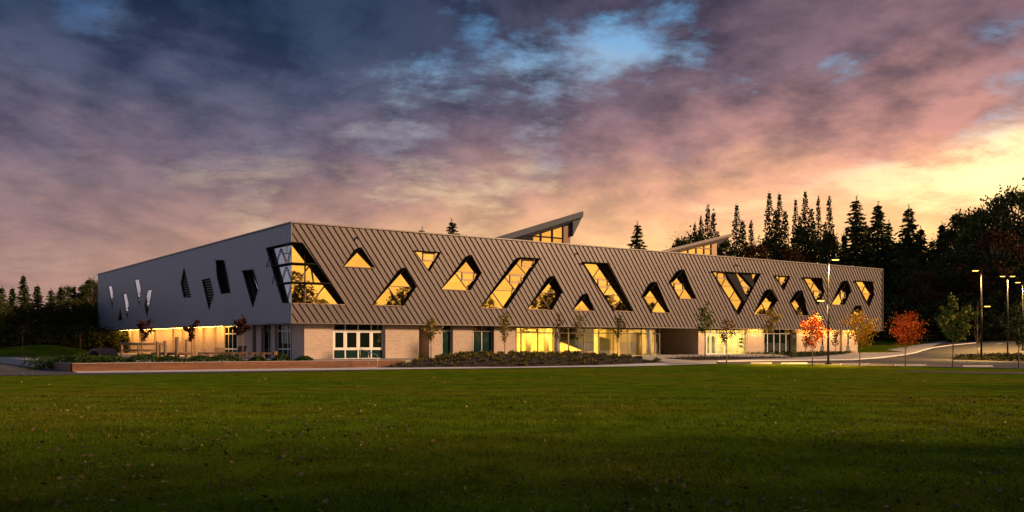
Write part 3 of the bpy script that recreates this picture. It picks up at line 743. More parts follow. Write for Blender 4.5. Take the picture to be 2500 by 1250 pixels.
# --- ground floor: front
TW = 1.0; S0 = front(743, 840, TW)[0]
us = lambda u, t=TW: front(u, 835, t)[0]
zv = lambda u, v, t=TW: front(u, v, t)[1]
def brick(s0, s1, t0=TW, t1=TW + .4, z0=ZG - .5, z1=ZS - .002, name='brick_wall', m=None):
    mb = MB(); mb.box(s0, s1, t0, t1, z0, z1); return mb.build(name, m or M_brick, B)
brick(S0, us(812.6)); brick(us(941), us(1023)); brick(us(1048), us(1077.6)); brick(us(1106), us(1153.5)); brick(us(1206), us(1258.5))
brick(us(1705), us(1722)); brick(us(1824), us(1863)); S_END = us(2094); brick(us(1934), us(2043)); brick(us(2043), us(2056), TW + .25, TW + .65); brick(us(2056), S_END)
# returns beside the recesses
for u, d in ((1023, 1.9),):
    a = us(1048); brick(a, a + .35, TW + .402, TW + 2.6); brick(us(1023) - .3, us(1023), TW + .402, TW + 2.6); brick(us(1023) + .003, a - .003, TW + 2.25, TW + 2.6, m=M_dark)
a = us(1705); brick(a + .002, a + .35, TW + .402, TW + 9.0, m=M_brick, name='brick_wall')
brick(us(1600), a, TW + 9.0, TW + 9.3, name='passage_wall')
brick(S_END - .35, S_END - .002, TW + .402, 60, name='brick_wall')

def glazing(u0, u1, cols, rows, v_top, v_bot, rec, glass, frame=M_alu, fw=.07, parent=B, name='glazing', reveal=True, doors=()):
    """framed glazing bay: frame members and one pane per field"""
    t = TW + rec
    s = [us(u, t) for u in [u0] + cols + [u1]]
    um = (u0 + u1) / 2
    z = [zv(um, v, t) for v in [v_bot] + rows + [v_top]]; z[0] = max(z[0], ZG - .02); z[-1] = min(z[-1], ZS - .01)
    fr = MB()
    for x in s: fr.box(x - fw / 2, x + fw / 2, t - .06, t + .06, z[0], z[-1])
    for zz in z:
        for a, b in zip(s[:-1], s[1:]): fr.box(a + fw / 2, b - fw / 2, t - .055, t + .055, zz - fw / 2, zz + fw / 2)
    root = fr.build(name, frame, parent)
    for i, (a, b) in enumerate(zip(s[:-1], s[1:])):
        for j, (c, d) in enumerate(zip(z[:-1], z[1:])):
            p = MB(); p.box(a + fw / 2, b - fw / 2, t - .012, t + .012, c + fw / 2, d - fw / 2); p.build('pane', glass if not callable(glass) else glass(i, j), root)
            if (i, j) in doors:
                m = MB(); e = .11; a2, b2, c2, d2 = a + fw / 2 + .01, b - fw / 2 - .01, c + fw / 2 + .01, d - fw / 2 - .01
                m.box(a2, a2 + e, t - .05, t + .03, c2, d2); m.box(b2 - e, b2, t - .05, t + .03, c2, d2); m.box(a2 + e, b2 - e, t - .049, t + .029, c2, c2 + e); m.box(a2 + e, b2 - e, t - .049, t + .029, d2 - e, d2)
                m.build('sash', frame, root)
    if reveal:
        mb = MB(); mb.box(s[-1] + fw / 2 + .01, s[-1] + fw / 2 + .10, TW + .01, t + .3, ZG, ZS - .004); mb.build('reveal', mat('reveal_brown', (.10, .075, .06), .7), root)
    mb = MB(); mb.box(s[0], s[-1], t + .5, t + .52, ZG, ZS - .003)
    return root
M_teal = custom('teal_glass', lambda t: _refl(t, (.8, .95, .9), .08, (.012, .035, .032)))
gl = lambda i, j: M_teal if j == 0 else M_gdark
glazing(813.5, 934.6, [842.4, 874, 905.8], [853, 807.5], 790.5, 876.5, .42, gl, fw=.12, doors=[(i, 1) for i in range(4)], name='window_wall')
glazing(1078.5, 1100, [], [808], 789, 880, .42, gl, name='window_wall')
glazing(1154.5, 1199.5, [1175.5], [808.8], 791, 880, .42, gl, name='window_wall')
# glazed lobby
lob = glazing(1260, 1610, [1272, 1313, 1350, 1388, 1426, 1462, 1497, 1533, 1565, 1598], [813.6, 799], 793, 866, .6, M_clear, mat('lobby_frame', (.13, .09, .05), .45, .3), .10, name='lobby_glazing', reveal=False)
for c, (u0, u1) in enumerate(((1277, 1312), (1517, 1532))):
    t = TW + .5; m = MB(); s0, s1 = us(u0, t), us(u1, t); za, zb_ = zv(u0, 811, t), zv(u0, 802, t)
    for (a, b, c2, d) in ((s0, s1, za, za + .1), (s0, s1, zb_ - .1, zb_), (s0, s0 + .1, za + .1, zb_ - .1), (s1 - .1, s1, za + .1, zb_ - .1)): m.box(a, b, t, t + .1, c2, d)
    m.build('vent_frame', M_mull, lob)
for u in (1359.5, 1584):
    m = MB(); t = .75; s = us(u, t); m.tube([(s, t, ZG - .2), (s, t, ZS)], [.34, .34], 20); m.build('column', M_conc, B, smooth=True)
for u0_, u1_ in ((1259, 1610), (1723, 1818)):
    m = MB(); m.box(us(u0_), us(u1_), TW + .5 if u0_ < 1300 else TW + .16, TW + .72 if u0_ < 1300 else TW + .34, ZS - .26, ZS - .006); m.build('header', M_mull, B)
# lobby interior: shell, lights, stair, furniture parts of the building
ls0, ls1, lt0, lt1 = us(1258.5) - .3, us(1612), TW + .75, TW + 9.0
m = MB(); m.box(ls0, ls1, lt0 - .7, lt1, ZG - .12, ZG - .01); m.build('lobby_floor', M_floor, B)
m = MB(); m.box(ls0, ls1, lt1, lt1 + .2, ZG, ZS); m.build('lobby_wall', M_inner, B)
m = MB(); m.box(ls0 - .2, ls0, TW + .41, lt1, ZG, ZS); m.build('lobby_wall', M_inner, B)
m = MB(); m.box(ls1, ls1 + .2, TW + .9, lt1 - .001, ZG, ZS - .003); m.build('lobby_wall', M_brick, B)
ce = mat('lobby_ceiling', (.65, .55, .36), .8)
m = MB(); m.box(ls0, ls1, lt0 - .05, lt1, ZS - .09, ZS - .004); m.build('lobby_ceiling', ce, B)
for k in range(7):
    s = ls0 + 2 + k * (ls1 - ls0 - 3) / 6.5
    for tt in (2.9, 6.2):
        m = MB(); m.box(s - .6, s + .6, TW + tt, TW + tt + .2, ZS - .13, ZS - .092); m.build('ceiling_light', M_ceil, B)
tl = TW + 4.5
def inpoly(pts, t0, t1, name, m_):
    q = [front(u, v, t0) for u, v in pts]; mb = MB(); mb.prism([(s, t0, z) for s, z in q], [(s, t1, z) for s, z in q]); return mb.build(name, m_, B)
inpoly([(1368, 800), (1450, 800), (1450, 856), (1437, 858), (1368, 830)], TW + 2.0, TW + 2.8, 'stair', M_dark)
inpoly([(1466, 822), (1488, 828), (1488, 864), (1466, 864)], tl + .5, tl + .8, 'inner_door', M_dark)
inpoly([(1372, 858), (1450, 855), (1450, 865), (1372, 865)], tl - 1.4, tl - .6, 'bench', mat('bench_wood', (.28, .12, .05), .6, var=.2, nscale=3))
inpoly([(1540, 812), (1558, 812), (1558, 864), (1540, 864)], tl - 1, tl + 1, 'kiosk', mat('kiosk_brown', (.06, .04, .025), .6))
for u in (1290, 1334):
    s = front(u, 835, tl)[0]; m = MB(); m.tube([(s, tl, ZG), (s, tl, ZS - .1)], [.33, .33], 16); m.build('inner_column', mat('inner_col', (.45, .40, .28), .7), B, smooth=True)
# reception glazing
rec = glazing(1723.5, 1817, [1734, 1749, 1767, 1787, 1802], [812.7], 797, 865, .25, M_clear, M_alu, .11, name='entrance_glazing', reveal=False, doors=[(0, 0), (1, 0), (2, 0), (3, 0)])
rs0, rs1 = us(1722), us(1823)
m = MB(); m.box(rs0, rs1, TW + .1, TW + 7, ZG - .12, ZG - .01); m.build('reception_floor', M_floor, B)
m = MB(); m.box(rs0, rs1, TW + 7, TW + 7.2, ZG, ZS); m.build('reception_wall', mat('reception_wall', (.60, .60, .36), .8), B)
m = MB(); m.box(rs0 + .36, rs0 + .5, TW + .41, TW + 7, ZG, ZS); m.build('reception_wall', M_inner, B)
m = MB(); m.box(rs1 - .1, rs1 + .1, TW + .05, TW + 7, ZG, ZS - .004); m.build('reception_wall', M_inner, B)
m = MB(); m.box(rs0, rs1, TW + .45, TW + 7, ZS - .09, ZS - .005); m.build('reception_ceiling', ce, B)
for k in range(3):
    s = rs0 + 2 + k * (rs1 - rs0 - 3) / 2.4
    for tt in (2.0, 4.8):
        m = MB(); m.box(s - .6, s + .6, TW + tt, TW + tt + .2, ZS - .13, ZS - .092); m.build('ceiling_light', M_ceilw, B)
inpoly([(1752, 838), (1800, 838), (1800, 863), (1752, 863)], TW + 3.2, TW + 4.2, 'reception_desk', mat('desk', (.6, .55, .42), .6))
inpoly([(1725, 822), (1731, 822), (1731, 863), (1725, 863)], TW + 3, TW + 3.4, 'inner_door', mat('door_green', (.05, .07, .02), .6))
inpoly([(1737, 820), (1745, 820), (1745, 863), (1737, 863)], TW + 3, TW + 3.4, 'inner_door', mat('door_green', (.05, .07, .02), .6))
for v in (825, 833, 843):
    inpoly([(1805, v), (1813, v), (1813, v + 5), (1805, v + 5)], TW + .6, TW + .62, 'notice', mat('notice', (.10, .16, .16), .6))
# dark window wall beside the sign
kw = glazing(1864, 1931, [1873, 1888.6, 1903, 1918], [814.5], 803, 862, .3, lambda i, j: M_gdark if j == 0 else M_glass, M_alu, .10, name='window_wall', reveal=False)
brick(us(1863) + .002, us(1934), TW, TW + .3, zv(1900, 802), ZS - .002, name='brick_lintel')
brick(us(1863) + .002, us(1934), TW + .05, TW + .4, ZG - .4, zv(1900, 862.5), name='brick_sill')
for u0, u1 in ((2003, 2011.5), (2066, 2074)):
    t = TW - .03; m = MB(); m.box(us(u0), us(u1), t, t + .1, zv(u0, 860), zv(u0, 844)); m.build('wall_panel', mat('panel_dark', (.05, .055, .045), .5), B)
    m = MB(); m.box(us(u0) + .25, us(u1) - .15, TW - .012, TW + .1, zv(u0, 843.5), zv(u0, 812)); m.build('slit_window', M_gdark, B)
# soffit light strips on the right
for u0, u1 in ((1706, 1721), (1825, 1862), (1950, 2040), (2058, 2090)):
    m = MB(); m.box(us(u0), us(u1), TW - .78, TW - .70, ZS - .06, ZS - .004); m.build('light_strip', M_led, B)

# --- ground floor: left side wall (plane s = S0)
SL = S0
ut = lambda u: side(u, 835, SL)[0]
def lbrick(u0, u1, off=0.0, thick=.4, m=None, name='brick_wall'):
    a, b = sorted((ut(u0), ut(u1))); mb = MB(); mb.box(SL + off, SL + off + thick, a, b, ZG - .5, ZS - .003); return mb.build(name, m or M_brick, B)
tA = TW + .402
mb = MB(); mb.box(SL, SL + .4, tA, ut(712.5), ZG - .5, ZS - .003); mb.build('brick_wall', M_brick, B)
lbrick(662, 671); lbrick(625.6, 637.5); lbrick(580, 616)
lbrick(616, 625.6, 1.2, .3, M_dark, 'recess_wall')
def lglaze(u0, u1, cols, vrows, glass, rec=.35, fw=.10, name='side_door'):
    sx = SL + rec; t = [side(u, 835, sx)[0] for u in [u0] + cols + [u1]]; t.sort(); um = (u0 + u1) / 2
    z = [ZG] + [side(um, v, sx)[1] for v in vrows] + [ZS - .05]
    fr = MB()
    for x in t: fr.box(sx - .06, sx + .06, x - fw / 2, x + fw / 2, z[0], z[-1])
    for zz in z:
        for a, b in zip(t[:-1], t[1:]): fr.box(sx - .055, sx + .055, a + fw / 2, b - fw / 2, zz - fw / 2, zz + fw / 2)
    root = fr.build(name, M_alu, B)
    for a, b in zip(t[:-1], t[1:]):
        for j, (c, d) in enumerate(zip(z[:-1], z[1:])):
            p = MB(); p.box(sx - .012, sx + .012, a + fw / 2, b - fw / 2, c + fw / 2, d - fw / 2); p.build('pane', M_teal if j == 0 else M_gdark, root)
lglaze(680, 711, [692, 704], [852, 808], M_gdark)
lglaze(640, 661, [656], [854, 808], M_gdark, .8)
lglaze(550, 580, [559, 569], [852, 815], M_gdark, .12, .14)
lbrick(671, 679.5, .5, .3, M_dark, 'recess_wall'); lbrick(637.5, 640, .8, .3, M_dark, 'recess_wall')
edges_l = [548, 530, 522, 506, 494, 486, 470, 452, 443, 428, 420, 415, 376, 372, 340, 337, 320, 312, 300]
for i, (a, b) in enumerate(zip(edges_l[:-1], edges_l[1:])):
    lbrick(a, b, [0, .28][i % 2], .4, M_brick)
tend = ut(300); mb = MB(); mb.box(SL + .402, S_END, tend - .4, tend, ZG - .3, ZS - .004); mb.build('brick_wall', M_brick, B)
for k in range(6):
    a, b = ut(562 - k * 44), ut(562 - (k + 1) * 44 + 4)
    m = MB(); m.box(SL - .95, SL - .85, a, b, ZS - .06, ZS - .005); m.build('light_strip', M_led, B)
# dark inner block so that nothing shows through behind the ground floor glass
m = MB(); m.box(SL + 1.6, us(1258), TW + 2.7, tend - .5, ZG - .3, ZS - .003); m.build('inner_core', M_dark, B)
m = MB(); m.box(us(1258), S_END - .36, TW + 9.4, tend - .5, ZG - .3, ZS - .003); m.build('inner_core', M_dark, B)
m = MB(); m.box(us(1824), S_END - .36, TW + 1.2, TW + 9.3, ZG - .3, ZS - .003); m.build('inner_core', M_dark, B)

# --- roof monitors
def monitor(t0, t1, roofline, thick, gl_poly, cols, rowv, pier, prow, fascia, pier_m):
    q = lambda u, v, t=t0: front(u, v, t)
    a, b = q(*roofline[0], t0 - 1.2), q(*roofline[1], t0 - 1.2)
    mb = MB()
    loop = [(a[0], a[1]), (b[0], b[1]), (b[0], b[1] - thick), (a[0], a[1] - thick)]
    FALL = .42; drop = FALL * (t1 - t0 + 1.2)
    mb.prism([(s, t0 - 1.2, z) for s, z in loop], [(s, t1, z - drop) for s, z in loop])
    root = mb.build('roof_monitor', fascia, B)
    slope = (b[1] - a[1]) / (b[0] - a[0]); top = lambda s: a[1] + slope * (s - a[0]) - thick - .02 - FALL * 1.5
    p0, p1 = q(pier[0], 600)[0], q(pier[1], 600)[0]
    m = MB(); lo = [(p0, ZR - .1), (p1, ZR - .1), (p1, top(p1)), (p0, top(p0))]; m.prism([(s, t0, z) for s, z in lo], [(s, t1 - .3, z if z < ZR else max(ZR, z - FALL * (t1 - t0))) for s, z in lo]); m.build('end_wall', pier_m, root)
    s_lo = a[0] + (ZR - .1 - (a[1] - thick)) / slope
    cs = [q(u, 600)[0] for u in cols]; g0 = q(gl_poly, 600)[0]
    zr = q(pier[0], rowv)[1]
    xs = [g0] + cs + [p0]
    for x0, x1 in zip(xs[:-1], xs[1:]):
        for zl, zh in ((ZR - .1, None), (zr, None)) if top((x0 + x1) / 2) > zr + .1 else ((ZR - .1, None),):
            h0, h1 = (zr, zr) if (zl < zr and top((x0 + x1) / 2) > zr + .1) else (top(x0), top(x1))
            lo = [(x0 + .04, zl), (x1 - .04, zl), (x1 - .04, max(h1, zl + .02)), (x0 + .04, max(h0, zl + .02))]
            m = MB(); m.prism([(s, t0 + .2, z) for s, z in lo], [(s, t0 + .23, z) for s, z in lo]); m.build('pane', M_glass, root)
    for x in cs: m = MB(); m.box(x - .08, x + .08, t0 + .05, t0 + .25, ZR - .1, max(top(x), ZR)); m.build('mullion', M_hood if prow else M_mull, root)
    m = MB(); m.box(xs[0], p0, t0 + .04, t0 + .26, zr - .08, zr + .08)
    if top(xs[0]) > zr: m.build('mullion', M_hood if prow else M_mull, root)
    else:
        m = MB(); xx = a[0] + (zr - a[1] + thick) / slope; m.box(xx, p0, t0 + .04, t0 + .26, zr - .08, zr + .08); m.build('mullion', M_hood if prow else M_mull, root)
    lo = [(s_lo, ZR - .1), (g0, ZR - .1), (g0, top(g0))]
    m = MB(); m.prism([(s, t0 + .1, z) for s, z in lo], [(s, t0 + .3, z) for s, z in lo]); m.build('side_wall', M_hood, root)
    if prow:
        pts = [q(u, v) for u, v in prow]; m = MB(); m.prism([(s, t0 - .5, z) for s, z in pts], [(s, t0 + .4, z) for s, z in pts]); m.build('prow', M_grey, root)
    return root
monitor(15, 23, ((1180, 588.5), (1424, 515)), .75, 1303, [1322, 1350], 582, (1376, 1392.5), [(1392.8, 534), (1420, 522), (1392.8, 578)], M_grey, M_brown)
monitor(15, 23, ((1598, 616), (1788, 569.5)), .38, 1640, [1662, 1682, 1702, 1721], 607.5, (1738, 1750), None, mat('monitor_fascia', (.24, .20, .18), .6, 0, .2), mat('monitor_pier', (.42, .24, .14), .6, var=.1))
print('building done')

# ------------------------------------------------------------------ left terrace with its timber retaining wall
ZD = .62
deck_pts = [WA, WB, Vector((*W(13, -1), 0)), Vector((*W(13, 2), 0)), Vector((*W(2, 2), 0)), Vector((*W(2, 74), 0)), Vector((*W(-6, 76), 0)), Vector((-62, 108, 0)), WL]
mb = MB(); n = len(deck_pts)
mb.prism([(p.x, p.y, -.05) for p in deck_pts], [(p.x, p.y, ZD - .03) for p in deck_pts])
tag(mb.build('terrace', mat('terrace_paving', (.30, .28, .27), .85, var=.15, nscale=1)), 'raised paved terrace beside the left wing', kind='structure')
tw = empty('timber_wall', (WA.x, WA.y, 0), math.atan2(WB.y - WA.y, WB.x - WA.x))
tag(tw, 'low red brown timber retaining wall along the terrace', 'wall')
wl = (WB - WA).length
for r_ in range(3):
    z0 = -.02 + r_ * .205; x = 0.0; k = 0
    while x < wl - .1:
        x1 = min(wl, x + (3.6 if (k or r_ != 1) else 1.8)); m = MB(); m.box(x + .004, x1 - .004, -.16 + random.uniform(-.006, .006), -.004, z0, z0 + .198); m.build('board', M_wood, tw); x = x1; k += 1
x = 0
while x < wl - .1:
    x1 = min(wl, x + 3.6); m = MB(); m.box(x + .004, x1 - .004, -.22, .30, ZD - .022, ZD + .035); m.build('cap_board', mat('weathered_cap', (.34, .25, .20), .8, var=.2, nscale=2), tw); x = x1
dx, dy = WL - WA, None
ang = math.atan2(WL.y - WA.y, WL.x - WA.x) - tw.rotation_euler.z
m = MB(); e = (WL - WA).length
for r_ in range(3):
    m2 = MB(); c, s = math.cos(ang), math.sin(ang); q = [(0, 0), (e * c, e * s), (e * c - .16 * -s * -1, e * s - .16 * c * -1), (.16 * s * -1, .16 * c)]
    m2.prism([(a, b, -.02 + r_ * .205) for a, b in q], [(a, b, .178 + r_ * .205) for a, b in q]); m2.build('board', M_wood, tw)

# ------------------------------------------------------------------ plants on the terrace edge
M_hedge = mat('hedge_leaf', rough=.9, spec=.05, island=[(.012, .022, .006), (.03, .055, .010), (.06, .10, .02)])
def scatter_leaves(name, m, pts, size, flat=.2, aspect=.6):
    v, f = leaf_quads(np.array(pts), size, aspect, flat); return link(name, np_mesh(name, v, f, m))
pts = []
d = (WB - WA).normalized(); nn = Vector((-d.y, d.x, 0))
for k in range(9000):
    a = rng.uniform(.2, 18.2); wdt = rng.uniform(.5, 3.2) * (1 if a < 13 else .6); p = WA + d * a + nn * wdt
    hh = .40 + .22 * math.sin(a * 2.1) * math.sin(a * .83 + 1) + (.1 if a < 6 else 0)
    if a > 12.5: hh *= .6 + .5 * math.sin(a * 3.3)
    pts.append((p.x, p.y, ZD + max(.05, hh) * rng.uniform(0, 1) ** .6))
for k in range(3500):
    a = rng.uniform(0, 1); p = WA.lerp(WL, a); q2 = p + d * rng.uniform(.2, 3.5); pts.append((q2.x, q2.y, ZD + .5 * rng.uniform(0, 1) ** .7))
for k in range(2500):
    p = WL + Vector((rng.normal(0, .9), rng.normal(0, .9), 0)); pts.append((p.x, p.y, .1 + .9 * rng.uniform(0, 1)))
tag(scatter_leaves('low_planting', M_hedge, pts, rng.uniform(.08, .20, len(pts))), 'low green planting along the top of the timber wall', kind='stuff')

# ------------------------------------------------------------------ yard furniture, placed through the photo columns
def yard(u, Yd): return Vector(((u - CX) / FPX * Yd, Yd, ZD - .03))
def zpix(v, Yd): return EYE + (HV - v) / FPX * Yd
def log(mb, p, q, r0, r1=None): 
    p = Vector(p); q = Vector(q); mb.tube([p, p.lerp(q, .5) + Vector((.02, .02, 0)), q], [r0, (r0 + (r1 or r0)) / 2, r1 or r0], 10)
Yp = 84
pg = empty('log_play_frame', yard(345, Yp)); tag(pg, 'log post and beam play frame on the terrace left side', 'play frame')
o0 = pg.location
for u in (297, 338, 391):
    m = MB(); b_ = yard(u, Yp) - o0; log(m, b_, b_ + Vector((0, 0, zpix(838, Yp) - ZD)), .13, .11); m.build('post', M_log, pg, True)
m = MB(); a_, b_ = yard(293, Yp) - o0, yard(397, Yp) - o0; hz = Vector((0, 0, zpix(839, Yp) - ZD)); log(m, a_ + hz, b_ + hz, .12); m.build('beam', M_log, pg, True)
m = MB(); hz = Vector((0, 0, zpix(857, Yp) - ZD + .1)); log(m, yard(298, Yp) - o0 + hz, yard(391, Yp) - o0 + hz, .09); m.build('beam', M_log, pg, True)
for u, vt, r_, lb in ((384, 833, .15, 'short upright log post beside the play frame corner'), (403, 831, .16, 'upright log post just right of the play frame'), (432, 822, .19, 'tallest upright log post in the yard'), (455, 828, .13, 'dark slim upright log post near the middle small red tree')):
    m = MB(); Yd = 82.5; b_ = yard(u, Yd); m.tube([(0, 0, 0), (.03, 0, (zpix(vt, Yd) - ZD) * .5), (-.02, .02, zpix(vt, Yd) - ZD)], [r_, r_ * .95, r_ * .85], 12)
    o = m.build('log_post', M_log, None, True); o.location = b_; tag(o, lb, 'post')
m = MB(); log(m, yard(370, 83.5) + Vector((0, 0, .55)), yard(472, 82) + Vector((0, 0, .58)), .12); o = m.build('balance_log', M_log, None, True)
lo = yard(420, 82.8); 
for u in (372, 410, 470):
    s_ = MB(); b_ = yard(u, 83.5 - (u - 370) / 102 * 1.5); log(s_, b_, b_ + Vector((0, 0, .45)), .10); s_.build('leg', M_log, o, True)
tag(o, 'long horizontal balance log on short legs', 'log')
rf = empty('rail_fence', yard(580, 80)); tag(rf, 'low timber rail fence on the terrace near the side doors', 'fence'); o0 = rf.location
pu = [487, 508, 568, 616, 643, 673]
for u in pu:
    b_ = yard(u, 79.5) - o0; m = MB(); m.box(b_.x - .10, b_.x + .10, b_.y - .10, b_.y + .10, 0, zpix(857 if u == 673 else 859, 79.5) - ZD); m.build('post', mat('cedar_post', (.50, .24, .08), .7, var=.3, nscale=4) if u == 673 else M_log, rf)
for a_, b_ in zip(pu[:-1], pu[1:]):
    p, q2 = yard(a_, 79.5) - o0, yard(b_, 79.5) - o0; m = MB(); m.box(p.x + .10, q2.x - .10, p.y - .05, p.y + .05, .55, .72); m.build('rail', M_log, rf)
def lounge_chair(u, Yd, rz, lb, sc, m_):
    r_ = empty('slat_chair', yard(u, Yd), rz); r_.scale = (sc,) * 3; tag(r_, lb, 'chair', 'slatted garden chairs on the terrace')
    for k in range(5):
        m = MB(); x = -.36 + k * .18; m.hexa([(x - .08, .30, .30), (x + .08, .30, .30), (x + .08, .34, .30), (x - .08, .34, .30), (x - .08, .62, 1.15), (x + .08, .62, 1.15), (x + .08, .66, 1.15), (x - .08, .66, 1.15)]); m.build('back_slat', m_, r_)
    for k in range(4):
        m = MB(); y = -.42 + k * .19; m.box(-.44, .44, y, y + .16, .40 - k * .03, .43 - k * .03); m.build('seat_slat', m_, r_)
    for s_ in (-1, 1):
        m = MB(); m.box(s_ * .50 - .06, s_ * .50 + .06, -.48, .45, .62, .66); m.build('armrest', m_, r_)
        m = MB(); m.box(s_ * .48 - .04, s_ * .48 + .04, -.42, -.32, 0, .62); m.build('leg', m_, r_)
        m = MB(); m.box(s_ * .48 - .04, s_ * .48 + .04, .36, .46, 0, .62); m.build('leg', m_, r_)
lounge_chair(536, 84, .3, 'brown slatted garden chair in front of the white framed window', .95, M_log)
lounge_chair(580.5, 82, -.4, 'larger dark slatted garden chair left of the rail fence', 1.1, mat('dark_wood', (.09, .06, .05), .7, var=.2))
# concrete culvert ring
cr = MB(); n = 28; yc = 92.0; rc = (275 - 226) / 2 / FPX * yc
for i in range(n):
    a0, a1 = math.pi * i / n, math.pi * (i + 1) / n
    for_ = lambda a, r_, y: (-math.cos(a) * r_, y, math.sin(a) * r_)
    r1, r0 = rc, rc - .22
    cr.hexa([for_(a0, r0, -1.1), for_(a1, r0, -1.1), for_(a1, r1, -1.1), for_(a0, r1, -1.1), for_(a0, r0, 1.1), for_(a1, r0, 1.1), for_(a1, r1, 1.1), for_(a0, r1, 1.1)])
o = cr.build('culvert_tunnel', mat('old_pipe', (.16, .12, .10), .9, var=.2, nscale=3)); o.location = ((250 - CX) / FPX * yc, yc, ZD - .05); o.rotation_euler.z = -.35; tag(o, 'half buried concrete pipe play tunnel beside the mound', 'tunnel')
# stair handrail
hr = empty('handrail', gp(900, 894)); tag(hr, 'thin steel handrail stepping down from the terrace', 'handrail'); o0 = hr.location
pp = [Vector(((u - CX) / FPX * Yd, Yd, 0)) for u, Yd in ((879, 79.2), (899.5, 77.6), (921.5, 76.2))]
zt_ = [zpix(851, 79.2), zpix(859, 77.6), zpix(866.5, 76.2)]; zb_ = [.55, .3, .02]
for p, a_, b_ in zip(pp, zt_, zb_):
    m = MB(); m.tube([Vector((p.x, p.y, b_)) - o0, Vector((p.x, p.y, a_)) - o0], [.028, .028], 8); m.build('post', M_steel, hr, True)
m = MB(); m.tube([Vector((p.x, p.y, a_)) - o0 for p, a_ in zip(pp, zt_)], [.024] * 3, 8); m.build('rail', M_steel, hr, True)
# entrance totem sign
sg = gp(1939.5, 873); Yd = sg.y; k = Yd / FPX
sgo = empty('totem_sign', sg, -.35); tag(sgo, 'tall slim olive green totem sign at the entrance', 'sign')
wd_, ht = 10.2 * k, (873 - 812) * k
m = MB(); m.box(-wd_ / 2, wd_ / 2, -.12, .12, 0, ht); m.build('panel', M_signg, sgo)
m = MB(); m.box(-wd_ / 2 - .1, wd_ / 2 + .1, -.2, .2, -.15, .12); m.build('base', M_conc, sgo)
for fz, fx0, fx1, hh in ((.885, .08, .72, .10), (.84, .08, .95, .13), (.795, .08, .62, .10), (.44, .06, .94, .06), (.36, .06, .94, .12), (.265, .06, .32, .06), (.265, .65, .94, .06)):
    # rows of small illegible characters: short strokes
    x = -wd_ / 2 + wd_ * fx0
    while x < -wd_ / 2 + wd_ * fx1 - .02:
        wch = random.uniform(.035, .06); m = MB(); m.box(x, x + wch, -.126, -.121, ht * fz - hh / 2, ht * fz + hh / 2); m.build('letter', M_signw, sgo); x += wch + .022

# ------------------------------------------------------------------ wheel stops
for (u0, u1, v, lb) in ((1832, 1885, 889, 'concrete wheel stop furthest left by the lawn'), (1906, 1972, 889.6, 'concrete wheel stop second from the left by the lawn'), (2052, 2124, 891.5, 'concrete wheel stop under the yellow maple'),
                       (2181, 2266, 894, 'concrete wheel stop under the red maple'), (2346, 2427, 896.5, 'concrete wheel stop under the tall green sapling'), (2484, 2560, 883, 'concrete wheel stop by the car park island'), (2455, 2520, 876, 'pale wheel stop behind the car park island')):
    a, b = gp(u0, v), gp(u1, v); c = (a + b) / 2; ln = min((b - a).length, 3.0); d = (b - a).normalized(); z = float(H(c.x, c.y)) + .03
    m = MB(); l2 = ln / 2; m.add([(-l2, -.09, 0), (l2, -.09, 0), (l2, .09, 0), (-l2, .09, 0), (-l2 + .06, -.055, .15), (l2 - .06, -.055, .15), (l2 - .06, .055, .15), (-l2 + .06, .055, .15)], [(3, 2, 1, 0), (4, 5, 6, 7), (0, 1, 5, 4), (1, 2, 6, 5), (2, 3, 7, 6), (3, 0, 4, 7)])
    o = m.build('wheel_stop', M_conc); o.location = (c.x, c.y, z); o.rotation_euler.z = math.atan2(d.y, d.x); tag(o, lb, 'wheel stop', 'concrete wheel stops along the lawn')

# ------------------------------------------------------------------ lamp posts
def lamp_post(u, vb, vt, heads, lb, base_v2=None):
    b_ = gp(u, vb); k = b_.y / FPX; ht = (vb - vt) * k
    r_ = empty('lamp_post', b_); tag(r_, lb, 'lamp post', 'car park lamp posts')
    m = MB(); m.tube([(0, 0, 0), (0, 0, ht)], [.11, .075], 12); m.build('pole', M_black, r_, True)
    m = MB(); m.box(-.22, .22, -.22, .22, -.05, .18); m.build('base', M_black, r_)
    for hv, sx in heads:
        z = (vb - hv) * k; arm = .35
        m = MB(); m.bar((0, 0, z), (sx * arm, 0, z + .02), .06); m.build('arm', M_black, r_)
        hd = MB(); x0 = sx * arm; x1 = sx * (arm + .72)
        a_, c_ = min(x0, x1), max(x0, x1)
        hd.add([(a_, -.17, z - .03), (c_, -.17, z - .03), (c_, .17, z - .03), (a_, .17, z - .03), (a_ + .08, -.11, z + .09), (c_ - .08, -.11, z + .09), (c_ - .08, .11, z + .09), (a_ + .08, .11, z + .09)], [(3, 2, 1, 0), (4, 5, 6, 7), (0, 1, 5, 4), (1, 2, 6, 5), (2, 3, 7, 6), (3, 0, 4, 7)])
        h_ = hd.build('lamp_head', M_black, r_)
        ln = MB(); ln.add([(a_ + .04, -.15, z - .032), (c_ - .04, -.15, z - .032), (c_ - .04, .15, z - .032), (a_ + .04, .15, z - .032), (a_ + .1, -.10, z - .10), (c_ - .1, -.10, z - .10), (c_ - .1, .10, z - .10), (a_ + .1, .10, z - .10)], [(3, 2, 1, 0), (4, 5, 6, 7), (0, 1, 5, 4), (1, 2, 6, 5), (2, 3, 7, 6), (3, 0, 4, 7)])
        ln.build('lens', M_lens, h_)
        ld = bpy.data.lights.new('lamp_light', 'SPOT'); ld.energy = 6500; ld.color = (1, .56, .16); ld.spot_size = R(140); ld.spot_blend = .8; ld.shadow_soft_size = .15
        lo_ = bpy.data.objects.new('lamp_light', ld); ROOT.objects.link(lo_); lo_.parent = h_; lo_.location = ((a_ + c_) / 2, 0, z - .16)
lamp_post(2022, 890.5, 628, [(633, 1), (733, -1)], 'tall lamp post with two staggered heads before the facade')
